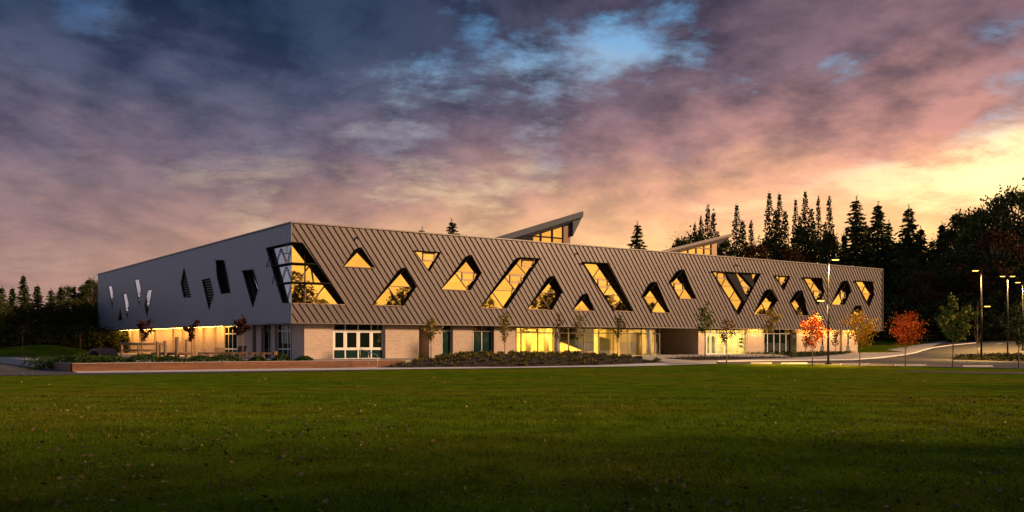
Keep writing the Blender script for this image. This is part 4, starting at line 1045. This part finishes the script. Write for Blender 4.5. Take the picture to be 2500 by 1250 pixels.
lamp_post(2396, 880, 656, [(660, -1), (747, 1)], 'lamp post with a low second head beside the bare sapling')
lamp_post(2460, 864, 671, [(674, -1), (674, 1)], 'lamp post with twin heads at the top')
lamp_post(2497, 856, 686, [(689, -1)], 'lamp post at the right picture edge')

# ------------------------------------------------------------------ trees: shared crown and trunk meshes
def leafmat(name, cols, rough=.75): return mat(name, rough=rough, spec=.06, island=cols)
M_con = leafmat('conifer_needles', [(.016, .028, .010), (.038, .056, .018), (.065, .08, .024)])
M_pop = leafmat('poplar_leaves', [(.020, .030, .008), (.042, .052, .014), (.066, .070, .018)])
M_brd = leafmat('dark_leaves', [(.02, .03, .009), (.048, .06, .016), (.085, .09, .022)])
M_rus = leafmat('russet_leaves', [(.035, .016, .007), (.080, .034, .012), (.11, .055, .015)])
def trunk_mesh(Ht, r0, m=M_bark, lean=0, n=10):
    mb = MB(); mb.tube([(lean * math.sin(z * 3) * .3, 0, z * Ht) for z in np.linspace(0, 1, 6)], [r0 * (1 - .92 * z) + .02 for z in np.linspace(0, 1, 6)], n); return mb.mesh('trunk', m, True)
def conifer(seed, Ht=30, Rb=4.6, gaps=.12):
    r = np.random.default_rng(seed); C_, S_, A_ = [], [], []; mb = MB()
    mb.tube([(0, 0, 0), (.1, 0, Ht * .5), (0, 0, Ht)], [.45, .26, .03], 9)
    z = Ht * .05
    while z < Ht * .985:
        f = 1 - z / Ht; env = Rb * (f ** .82) * (1.08 if f < .85 else .8)
        nb = int(5 + 4 * f); ph = r.uniform(0, 6.28)
        for k in range(nb):
            if r.uniform() < gaps: continue
            a = ph + 6.283 * k / nb + r.normal(0, .25); ln = env * r.uniform(.55, 1.12) + .25; droop = .10 + .30 * f + r.normal(0, .06)
            tip = np.array([math.cos(a) * ln, math.sin(a) * ln, -ln * droop + ln * ln * .012])
            mb.tube([(0, 0, z), tuple(np.array([0, 0, z]) + tip * .9)], [.05 + .03 * f, .012], 4, cap=False)
            nn_ = max(6, int(ln * 6.5))
            for j in range(nn_):
                q = (j + r.uniform(0, 1)) / nn_; w_ = .16 + .36 * ln * .32 * (1 - abs(q - .55) * 1.1)
                off = np.array([-math.sin(a), math.cos(a), 0]) * r.normal(0, w_) + np.array([0, 0, r.normal(-.10, .12)])
                C_.append(np.array([0, 0, z]) + tip * q + off); S_.append(r.uniform(.7, 1.5) * (.65 + .35 * f)); A_.append([math.cos(a) * .9, math.sin(a) * .9, -.35])
        z += Ht * (.013 + .012 * f) * r.uniform(.8, 1.25)
    for j in range(14): C_.append(np.array([r.normal(0, .08), r.normal(0, .08), Ht * (.965 + .004 * j)])); S_.append(.35); A_.append([r.normal(0, .6), r.normal(0, .6), .4])
    v, f = leaf_quads(np.array(C_), np.array(S_), .55, 0, r, np.array(A_))
    return mb.mesh('trunk', M_bark), np_mesh('crown', v, f, M_con), Ht
def poplar(seed, Ht=30, hs=(.86, .94, 1, .97, .86), Wd=6.0):
    r = np.random.default_rng(seed); C_, S_ = [], []; mb = MB(); mb.tube([(0, 0, 0), (0, 0, Ht * .3)], [.45, .32], 9); n = len(hs)
    for s, hh in enumerate(hs):
        x = (s - (n - 1) / 2) * Wd / n + r.normal(0, .2); y = r.normal(0, .7); top = Ht * hh; b0 = Ht * r.uniform(.02, .08)
        mb.tube([(x * .15, y * .15, b0 * .5), (x * .8, y * .8, Ht * .3), (x, y, top * .97)], [.22, .15, .02], 6)
        z = b0
        while z < top:
            f = (z - b0) / (top - b0); wid = .22 + 1.65 * (1 - f) ** .6 * (.86 + .14 * math.sin(z * .9 + s * 2 + seed)) * (.85 + .3 * r.uniform())
            k = min(1, z / (Ht * .3)); cx, cy = x * (.15 + .8 * k), y * (.15 + .8 * k)
            for _ in range(int(6 + 22 * wid)):
                rr = wid * math.sqrt(r.uniform()); a = r.uniform(0, 6.283)
                C_.append([cx + rr * math.cos(a), cy + rr * math.sin(a), z + r.normal(0, .3)]); S_.append(r.uniform(.32, .62))
            z += .38 * r.uniform(.7, 1.5)
    v, f = leaf_quads(np.array(C_), np.array(S_), .7, 0, r); return mb.mesh('trunk', M_bark), np_mesh('crown', v, f, M_pop), Ht
def broadleaf(seed, Ht=16, Wd=12, m=M_brd, nb=70, npb=120, low=.12):
    r = np.random.default_rng(seed); C_, S_ = [], []; mb = MB(); mb.tube([(0, 0, 0), (.1, 0, Ht * .35), (0, .1, Ht * .8)], [.4, .28, .05], 9)
    for k in range(nb):
        z = Ht * (low + (1 - low) * r.uniform() ** .8); f = (z / Ht - low) / (1 - low); R_ = Wd / 2 * max(.12, math.sin(math.pi * min(1, .14 + f * .86)) ** .7) * r.uniform(.5, 1.08); a = r.uniform(0, 6.283)
        c = np.array([math.cos(a) * R_, math.sin(a) * R_, z]); mb.tube([(0, 0, max(.3, z * .62)), tuple(c)], [.10, .02], 4, cap=False)
        rad = r.uniform(.6, 1.5) * Wd / 12; p = r.normal(size=(npb, 3)) * rad * np.array([.55, .55, .38]) + c
        C_.append(p); S_.append(r.uniform(.22, .5, npb))
    v, f = leaf_quads(np.concatenate(C_), np.concatenate(S_), .7, .1, r); return mb.mesh('trunk', M_bark), np_mesh('crown', v, f, m), Ht
VAR = {'con': [conifer(11), conifer(12, Rb=5.4, gaps=.2), conifer(13, Rb=3.8), conifer(14, Rb=5.0, gaps=.28)],
       'pop': [poplar(21, hs=(.74, .9, 1, .95, .80), Wd=6.4), poplar(22, hs=(.82, 1, .72), Wd=4.4), poplar(23, hs=(1, .88), Wd=2.6)],
       'brd': [broadleaf(31), broadleaf(32, Wd=10), broadleaf(33, Wd=14)],
       'rus': [broadleaf(34, m=M_rus, Wd=11)],
       'bus': [broadleaf(36, Ht=6, Wd=9, nb=60, npb=110, low=.02)]}
NAMES = {'con': ('conifer_tree', 'tree'), 'pop': ('poplar_tree', 'tree'), 'brd': ('broadleaf_tree', 'tree'), 'rus': ('russet_tree', 'tree'), 'bus': ('bush', 'bush')}
def plant(kind, u, vt, Yd, label, group=None, var=None, wf=1.0):
    i = var if var is not None else random.randrange(len(VAR[kind])); tm, cm, Ht = VAR[kind][i]
    x = (u - CX) / FPX * Yd; zb_ = float(H(x, Yd)); h = EYE + (HV - vt) / FPX * Yd - zb_; sc = h / Ht
    r_ = empty(NAMES[kind][0], (x, Yd, zb_), random.uniform(0, 6.28) if kind != 'pop' else random.uniform(-.3, .3)); r_.scale = (sc * wf, sc * wf, sc)
    tag(r_, label, NAMES[kind][1], group); link('trunk', tm, r_); link('crown', cm, r_); return r_
G1, G2 = 'trees of the wood right of the building', 'trees of the wood left of the building'
# notable single trees
plant('con', 1103, 538, 178, 'dark conifer tip showing above the left half of the roof', var=1, wf=1.45)
plant('con', 1031, 559, 215, 'tiny distant conifer tip just above the roof edge', var=2, wf=1.45)
plant('con', 1556, 545, 190, 'lone conifer between the two roof monitors', var=1, wf=1.45)
plant('brd', 1662, 580, 200, 'low round tree behind the start of the right roof monitor', var=1, wf=.6)
plant('pop', 1728, 501, 190, 'broad many stemmed poplar behind the right roof monitor', var=0, wf=1.0)
plant('pop', 1698, 548, 196, 'low poplar on the left flank of the many stemmed one', var=1, wf=1.0)
plant('pop', 1806, 500, 190, 'slim poplar beside the tip of the right roof monitor', var=2, wf=1.25)
plant('pop', 1836, 543, 192, 'shorter poplar right of the slim poplar', var=1, wf=1.2)
plant('pop', 1886, 470, 190, 'dense tall poplar with paired spires left of the thin poplars', var=2, wf=1.2)
plant('pop', 1910, 473, 193, 'dense tall poplar leaning against its paired neighbour', var=2, wf=1.1)
plant('pop', 1948, 487, 188, 'thin poplar with a narrow detached spire', var=2, wf=.9)
plant('pop', 1973, 466, 190, 'tallest thin poplar before the conifers', var=2, wf=1.1)
plant('pop', 2000, 485, 190, 'poplar just left of the top of the tall lamp post', var=1, wf=.9)
plant('pop', 2027, 485, 187, 'last poplar on the right beside the big conifers', var=1, wf=1.1)
plant('con', 2091, 484, 184, 'tall broad conifer nearest the poplars', var=1, wf=1.45)
plant('con', 2144, 497, 188, 'tall conifer rising above the right end of the building', var=0, wf=1.45)
plant('con', 2219, 504, 182, 'tall conifer standing clear right of the building', var=1, wf=1.45)
plant('con', 2248, 556, 186, 'shorter conifer against the right side of the clear standing one', var=0, wf=1.45)
plant('con', 2300, 546, 195, 'small pointed conifer in the dip of the treeline', var=2, wf=1.45)
plant('brd', 2345, 520, 185, 'broad dark tree right of the treeline dip', var=1, wf=.75)
plant('con', 2372, 518, 190, 'conifer between two broad dark trees at right', var=3, wf=1.45)
plant('brd', 2425, 494, 178, 'large dark broadleaf tree near the right edge', var=0, wf=.85)
plant('brd', 2475, 472, 170, 'highest dark broadleaf tree at the right edge', var=2, wf=.85)
plant('brd', 2540, 468, 170, 'tall dark broadleaf tree cut by the right edge', var=0, wf=.9)
plant('rus', 2440, 560, 160, 'large russet brown tree at far right', wf=1.0)
plant('rus', 2262, 660, 165, 'reddish tree low in the right wood', wf=1.0)
plant('rus', 1845, 596, 180, 'russet tree top showing over the roof left of the poplars', wf=.8)
plant('rus', 1935, 606, 178, 'russet tree top showing over the roof below the thin poplars', wf=.8)
for (u, v, Yd, k, wf) in ((1775, 590, 205, 'brd', .9), (1700, 575, 215, 'brd', .8), (1880, 585, 205, 'brd', .9), (1965, 560, 210, 'brd', .9), (2020, 575, 205, 'brd', .8), (2060, 570, 215, 'con', 1.1), (2115, 545, 212, 'con', 1.2), (2170, 540, 215, 'con', 1.2), (2180, 600, 200, 'brd', 1.),
                          (2215, 600, 205, 'brd', 1.1), (2275, 585, 215, 'con', 1.3), (2320, 570, 205, 'brd', 1.), (2330, 620, 172, 'brd', 1.1), (2395, 600, 168, 'brd', 1.1), (2290, 640, 178, 'brd', 1.1), (2230, 640, 176, 'brd', 1.), (2170, 640, 185, 'brd', 1.), (2465, 620, 160, 'brd', 1.1), (2530, 600, 160, 'brd', 1.1), (2400, 545, 200, 'con', 1.3), (2455, 530, 205, 'con', 1.3), (2510, 520, 195, 'con', 1.3), (2600, 500, 170, 'brd', 1.1)):
    plant(k, u, v, Yd, {'brd': 'dark broadleaf tree in the shaded wood behind the building at right', 'con': 'dark conifer deep in the wood behind the building at right'}[k], G1, None, wf)
for (u, v, Yd) in ((2165, 745, 175), (2205, 735, 172), (2250, 725, 165), (2290, 735, 168), (2330, 730, 160), (2370, 720, 165), (2410, 735, 158), (2450, 725, 160), (2490, 730, 155), (2530, 730, 155), (2270, 775, 160), (2350, 778, 156), (2430, 775, 152), (2190, 780, 165), (2500, 775, 150)):
    plant('bus', u, v, Yd, 'dark bush at the foot of the right wood', 'bushes below the right wood', None, 1.0)
# left wood
plant('con', 57, 672, 150, 'tallest pointed conifer in the left wood', var=2, wf=1.5)
plant('con', 92, 696, 152, 'second conifer right of the tallest in the left wood', var=0, wf=1.6)
plant('brd', 222, 682, 158, 'tall leafy tree against the left end of the building', var=1, wf=.7)
for (u, v, Yd, k, wf) in ((-40, 690, 140, 'brd', 1.), (5, 700, 148, 'con', 1.6), (30, 702, 152, 'con', 1.6), (125, 706, 155, 'con', 1.6), (148, 700, 158, 'con', 1.5), (165, 704, 158, 'brd', .8), (182, 698, 160, 'con', 1.5), (204, 700, 160, 'brd', .7), (240, 688, 160, 'con', 1.4), (258, 694, 162, 'brd', .7), (280, 705, 170, 'brd', .8), (15, 745, 138, 'brd', 1.1), (70, 740, 138, 'brd', 1.1), (115, 745, 142, 'brd', 1.), (160, 750, 145, 'brd', 1.), (205, 745, 148, 'brd', 1.), (245, 740, 152, 'brd', 1.), (275, 745, 152, 'brd', 1.), (-30, 745, 135, 'brd', 1.2)):
    plant(k, u, v, Yd, {'brd': 'dark broadleaf tree in the wood left of the building', 'con': 'dark conifer in the wood left of the building'}[k], G2, None, wf)
for (u, v, Yd) in ((-20, 800, 128), (25, 800, 128), (75, 798, 130), (120, 800, 132), (165, 800, 134), (210, 800, 136), (250, 805, 138), (290, 805, 140)):
    plant('bus', u, v, Yd, 'dark bush at the foot of the left wood', 'bushes below the left wood', None, 1.0)

# unseen trees: some mirrored in the glass, others added to shade the lawn
def wood_mass(name, spots, label, m=M_brd):
    V_, F_, o_ = [], [], 0; r = np.random.default_rng(99)
    for (x, y, h, wd) in spots:
        n = 1700; f = r.uniform(0, 1, n) ** .9; a = r.uniform(0, 6.283, n); cl = np.sin(a * 3 + f * 17 + x) * .18 + 1
        rr = wd / 2 * np.sin(np.pi * np.clip(.12 + f * .88, 0, 1)) ** .6 * np.sqrt(r.uniform(.1, 1, n)) * cl
        p = np.stack([x + rr * np.cos(a), y + rr * np.sin(a), h * (.06 + .94 * f)], 1)
        v, q = leaf_quads(p, r.uniform(.4, 1.0, n) * (1.15 - .5 * f), .7, .1, r); V_.append(v); F_.append(q + o_); o_ += len(v)
        z_ = np.array([[x - .3, y, 0], [x + .3, y, 0], [x + .1, y, h * .9], [x - .1, y, h * .9], ]); V_.append(z_); F_.append(np.arange(4).reshape(1, 4) + o_); o_ += 4
    return tag(link(name, np_mesh(name, np.concatenate(V_), np.concatenate(F_), m)), label, kind='stuff')
spots = []
for k in range(58):
    y_ = -95 + k * 3.9 + rng.normal(0, 2.5); spots.append((rng.uniform(115, 175), y_, rng.uniform(9, 17.5) if y_ < 85 else rng.uniform(7, 12), rng.uniform(5, 9)))
for k in range(30): spots.append((rng.uniform(40, 90), -32 + k * 1.55, rng.uniform(20, 29) - max(0, k - 18) * .9, rng.uniform(7, 11)))  # unseen tall trees added right of view to shade the near lawn
for k in range(22): spots.append((rng.uniform(26, 52), -34 + k * 1.9, rng.uniform(17, 25), rng.uniform(7, 10)))  # closer unseen row, added to deepen the foreground shade
spots += [(60, 37, 13, 8), (74, 27, 17, 10), (88, 46, 15, 8)]
for k in range(10): spots.append((rng.uniform(130, 190), rng.uniform(178, 215), rng.uniform(16, 26), rng.uniform(9, 13)))
for k in range(20): spots.append((-46 + k * 4.9 + rng.normal(0, 1), rng.uniform(-17, -9), rng.uniform(12, 18), rng.uniform(7, 9.5)))   # unseen trees added behind the camera to darken the near lawn
wood_mass('unseen_wood', spots, 'unseen wood mirrored in the windows, with trees added to shade the lawn', leafmat('autumn_wood', [(.02, .024, .007), (.07, .065, .014), (.15, .11, .02)]))

# ------------------------------------------------------------------ young trees
def young_tree(u, vb, crown, cols, n, label, size=.20, spread=1.0, name='young_tree', bark=M_barky, shape='oval', base=None, nbr=16, tr=.045, cat='tree'):
    b_ = base or gp(u, vb); Yd = b_.y; k = Yd / FPX; u0, v0, u1, v1 = crown
    r = np.random.default_rng(int(u * 7 + v0)); zt_, zl = EYE + (HV - v0) * k, EYE + (HV - v1) * k
    R_ = (u1 - u0) / 2 * k; cx = ((u0 + u1) / 2 - u) * k
    root = empty(name, b_); tag(root, label, cat, 'young trees around the school')
    mb = MB(); hz = zt_ - b_.z; lz = zl - b_.z
    mb.tube([(0, 0, 0), (.02, .02, lz * .6), (cx * .3, 0, lz + (hz - lz) * .45), (cx * .8, 0, hz * .96)], [tr * 1.3, tr, tr * .65, .01], 8)
    C_, A_ = [], []
    for j in range(nbr):
        f = (j + r.uniform(.1, .9)) / nbr; z0 = lz * .95 + (hz - lz) * f * .72; a = r.uniform(0, 6.283)
        if shape == 'oval': env = math.sin(math.pi * (.12 + .84 * f)) ** .6
        elif shape == 'cone': env = 1.05 - .85 * f
        elif shape == 'vee': env = .25 + .85 * f
        else: env = .5 + .5 * math.sin(math.pi * f)
        ln = R_ * env * r.uniform(.75, 1.08); rise = (hz - lz) * r.uniform(.16, .34) * (1.0 if shape != 'vee' else 1.6)
        p0 = np.array([cx * f * .8, 0, z0]); p2 = np.array([cx + math.cos(a) * ln, math.sin(a) * ln, min(hz * 1.0, z0 + rise)]); p1 = (p0 + p2) / 2 + np.array([0, 0, -.08 * rise])
        mb.tube([tuple(p0), tuple(p1), tuple(p2)], [tr * .5, tr * .3, .006], 5, cap=False)
        m = int(n / nbr); q = r.uniform(.25, 1.05, m)[:, None]
        pts = p0 * (1 - q) ** 2 + 2 * p1 * q * (1 - q) + p2 * q ** 2 + r.normal(size=(m, 3)) * np.array([1, 1, .9]) * R_ * .17 * spread
        C_.append(pts)
    C_ = np.concatenate(C_)
    mb.build('trunk', bark, root, True)
    v, f = leaf_quads(C_, r.uniform(.6, 1.3, len(C_)) * size, .75, 0, r)
    link('crown', np_mesh('crown', v, f, leafmat('leaves_' + str(int(u)), cols)), root)
    return root
maroon = [(.02, .006, .008), (.045, .012, .012), (.07, .02, .016)]
def yb(u, Yd=78.0): return Vector(((u - CX) / FPX * Yd, Yd, ZD - .03))
young_tree(345, 0, (316, 780, 392, 832), maroon, 520, 'leftmost small maroon tree with spreading bare arms', .20, .5, shape='vee', base=yb(345, 76), nbr=9, tr=.06)
young_tree(467, 0, (446, 783, 486, 834), maroon, 520, 'middle small maroon tree before the lit side wall', .19, .7, base=yb(467, 77.5), shape='vee', nbr=11, tr=.045)
young_tree(592, 0, (566, 770, 614, 820), maroon, 620, 'small dark maroon tree left of the side doors', .19, .8, base=yb(592, 79), nbr=12, tr=.035)
olive = [(.08, .09, .015), (.17, .16, .025), (.34, .23, .04), (.24, .22, .04)]
young_tree(1052, 884, (1030, 774, 1074, 834), olive, 620, 'slim yellow green sapling before the dark wall niche', .17, .9)
young_tree(1232, 876, (1212, 756, 1252, 840), olive, 620, 'slim green sapling beside the left end of the lobby glazing', .17, .9)
young_tree(1365, 874, (1350, 760, 1386, 842), [(.05, .03, .01), (.12, .04, .015), (.05, .05, .01)], 420, 'thin reddish sapling before the first lobby column', .15, .9)
young_tree(1411, 875, (1396, 760, 1432, 805), olive, 300, 'thin sparse green sapling before the lobby stair', .15, .9)
young_tree(1508, 878, (1494, 760, 1527, 835), [(.04, .05, .01), (.08, .08, .015), (.05, .04, .01)], 480, 'slim olive sapling before the lobby right half', .16, .9)
young_tree(1721, 878, (1698, 740, 1742, 818), [(.06, .09, .015), (.12, .15, .02), (.20, .19, .03)], 760, 'leafy green sapling left of the entrance doors', .20, .9)
young_tree(1774, 889.0, (1752, 772, 1797, 842), [(.26, .13, .03), (.36, .19, .04), (.18, .13, .03)], 520, 'sparse orange brown sapling before the entrance doors', .17, .9)
young_tree(1887, 874, (1860, 748, 1910, 812), [(.14, .15, .02), (.40, .27, .04), (.46, .26, .04)], 760, 'yellow green sapling before the dark window wall', .20, .9)
young_tree(1983, 891, (1946, 764, 2019, 852), [(.40, .06, .012), (.52, .12, .018), (.56, .20, .03)], 1700, 'bright orange maple left of the tall lamp post', .17, .95, 'maple_tree')
young_tree(1967, 868, (1958, 815, 1978, 852), [(.05, .04, .01), (.12, .06, .02)], 160, 'tiny sapling half hidden behind the orange maple', .16, .8)
young_tree(2040, 866, (2030, 805, 2052, 848), [(.012, .02, .008), (.03, .04, .012)], 260, 'small dark green sapling right of the tall lamp post', .18, .8, shape='cone')
young_tree(2099, 893.5, (2062, 760, 2142, 842), [(.52, .29, .02), (.72, .46, .035), (.40, .21, .02), (.78, .54, .07)], 1800, 'yellow maple in front of the right end of the building', .17, .95, 'maple_tree')
young_tree(2210, 894.5, (2166, 762, 2256, 842), [(.42, .05, .010), (.62, .13, .018), (.66, .24, .04)], 1700, 'red orange maple standing alone right of the building', .17, .95, 'maple_tree')
young_tree(2326, 897, (2288, 722, 2380, 842), [(.09, .15, .02), (.17, .23, .03), (.30, .22, .04), (.13, .20, .03)], 1100, 'tall green sapling with layered feathery leaves', .26, .55, nbr=14)
young_tree(2386, 876, (2372, 727, 2402, 850), [(.12, .08, .03), (.18, .10, .04)], 60, 'nearly bare pale sapling beside a lamp post', .16, .6, nbr=14, tr=.05)
young_tree(2487, 899, (2450, 740, 2524, 845), [(.03, .04, .01), (.06, .07, .015), (.09, .08, .02)], 1000, 'dark green sapling at the right picture edge', .20, .95)
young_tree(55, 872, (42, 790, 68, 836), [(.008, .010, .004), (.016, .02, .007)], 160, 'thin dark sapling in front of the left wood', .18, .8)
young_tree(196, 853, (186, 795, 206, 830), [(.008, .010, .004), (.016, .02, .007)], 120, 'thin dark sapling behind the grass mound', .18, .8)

# ------------------------------------------------------------------ small shrubs in the beds
M_shrub = leafmat('shrub_leaves', [(.05, .042, .012), (.13, .12, .025), (.25, .21, .06)])
def tuft(seed, n=90, hh=.27, rr=.28):
    r = np.random.default_rng(seed); a = r.uniform(0, 6.283, n); f = r.uniform(0, 1, n); rad = rr * np.sqrt(f)
    c = np.stack([rad * np.cos(a), rad * np.sin(a), hh * (.25 + .75 * r.uniform(0, 1, n)) * (1.05 - f * .6)], 1)
    ax = np.stack([np.cos(a) * .7, np.sin(a) * .7, np.ones(n)], 1); v, q = leaf_quads(c, r.uniform(.12, .24, n), .35, 0, r, ax); return np_mesh('shrub', v, q, M_shrub)
TU = [tuft(s) for s in (1, 2, 3)]
cnt = 0
bx0, by0 = bed_poly.min(0); bx1, by1 = bed_poly.max(0); placed = []
for k in range(4000):
    x, y = rng.uniform(bx0, bx1), rng.uniform(by0, by1)
    if not inside(bed_poly, x, y) or edge_dist(bed_poly, x, y) < .45 or any((x - a) ** 2 + (y - b) ** 2 < 1.0 ** 2 for a, b in placed): continue
    if not (gp is None) and (x / y * FPX + CX) < 935: continue
    placed.append((x, y)); o = link('shrub', TU[cnt % 3]); cnt += 1; o.location = (x, y, float(H(x, y)) + .06 + bed_h(x, y)); o.rotation_euler.z = rng.uniform(0, 6); sc = rng.uniform(.7, 1.35); o.scale = (sc, sc, sc)
    tag(o, 'small olive tuft shrub planted in the mounded mulch bed', 'shrub', 'tuft shrubs in the mulch bed')
    if cnt >= 230: break
def strip_shrubs(poly, n, name, label, m, hh, size):
    P_ = np.array([(p.x, p.y) for p in poly]); out = []; a, b = P_.min(0), P_.max(0)
    while len(out) < n:
        x, y = rng.uniform(a[0], b[0]), rng.uniform(a[1], b[1])
        if inside(P_, x, y): out.append((x, y, float(H(x, y)) + .1 + hh * (.6 + .4 * math.sin(x * 2.2) * math.sin(y * 1.9)) * rng.uniform(0, 1) ** .7))
    tag(scatter_leaves(name, m, out, rng.uniform(.5, 1.2, n) * size), label, kind='stuff')
strip_shrubs(bed3, 2600, 'wall_planting', 'low green planting along the foot of the right brick wall', M_hedge, .32, .2)
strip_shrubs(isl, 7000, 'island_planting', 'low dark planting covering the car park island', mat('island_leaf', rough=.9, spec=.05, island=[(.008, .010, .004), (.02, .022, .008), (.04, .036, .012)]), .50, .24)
strip_shrubs(bed2, 900, 'strip_planting', 'sparse dark planting in the mulch strip', mat('dry_leaf', rough=.8, island=[(.02, .010, .006), (.05, .025, .012)]), .22, .16)
# far rail fence
fo = empty('rail_fence', (0, 0, 0)); A_, B_ = gp(2250, 834), gp(2345, 833); A_ = Vector((69, 158, float(H(69, 158)))); B_ = Vector((79, 160, float(H(79, 160)))); fo.location = A_
tag(fo, 'weathered two rail fence at the edge of the right wood', 'fence')
for k in range(6):
    p = A_.lerp(B_, k / 5) - A_; p.z = float(H(p.x + A_.x, p.y + A_.y)) - A_.z; m = MB(); m.box(p.x - .08, p.x + .08, p.y - .08, p.y + .08, p.z - .05, p.z + 1.25); m.build('post', M_log, fo)
    if k:
        for hz in (.55, 1.05): m = MB(); m.bar(prev + Vector((0, 0, hz)), p + Vector((0, 0, hz)), .07, .14); m.build('rail', M_log, fo)
    prev = p

# ------------------------------------------------------------------ grass blades and fallen leaves on the near lawn
n = 60000
yy = 11.0 * (38 / 11.0) ** rng.uniform(0, 1, n); xx = rng.uniform(-.60, .60, n) * yy
dens = np.sin(xx * 1.3 + 2 * np.sin(yy * .7)) * np.sin(yy * .9 + np.sin(xx * .5)) ; keep = dens + rng.normal(0, .6, n) > -.5; xx, yy = xx[keep], yy[keep]; n = len(xx)
zz = H(xx, yy); a = rng.uniform(0, 6.283, n); hgt = rng.uniform(.03, .075, n); wd_ = .007 * (yy / 11) ** .8; lean = rng.normal(0, .03, (n, 2))
b0 = np.stack([xx - np.cos(a) * wd_, yy - np.sin(a) * wd_, zz - .005], 1); b1 = np.stack([xx + np.cos(a) * wd_, yy + np.sin(a) * wd_, zz - .005], 1); b2 = np.stack([xx + lean[:, 0], yy + lean[:, 1], zz + hgt], 1)
me = np_mesh('grass_blades', np.stack([b0, b1, b2], 1).reshape(-1, 3), np.arange(3 * n).reshape(n, 3), mat('grass_blade', rough=1, spec=0, island=[(.05, .075, .007), (.09, .12, .012), (.12, .12, .018)]))
tag(link('grass_blades', me), 'short grass blades standing on the near lawn', kind='stuff')
n = 5200
yy = 11.0 * (70 / 11.0) ** rng.uniform(0, 1, n) ** .8; xx = rng.uniform(-.62, .62, n) * yy
cl = np.sin(xx * .35 + 1) * np.sin(yy * .23) + np.sin(xx * .9) * .4; keep = cl + rng.normal(0, .5, n) > -.2; xx, yy = xx[keep], yy[keep]
c = np.stack([xx, yy, H(xx, yy) + .045], 1); v, f = leaf_quads(c, rng.uniform(.045, .125, len(c)), .75, .75)
v[:, 2] = np.maximum(v[:, 2], H(v[:, 0], v[:, 1]) + .015)
tag(link('fallen_leaves', np_mesh('fallen_leaves', v, f, mat('fallen_leaf', rough=.7, island=[(.04, .02, .01), (.09, .05, .02), (.18, .12, .03), (.24, .17, .05), (.015, .01, .006)]))), 'yellow and brown fallen leaves strewn over the lawn', kind='stuff')
print('scene done', len(bpy.data.objects))
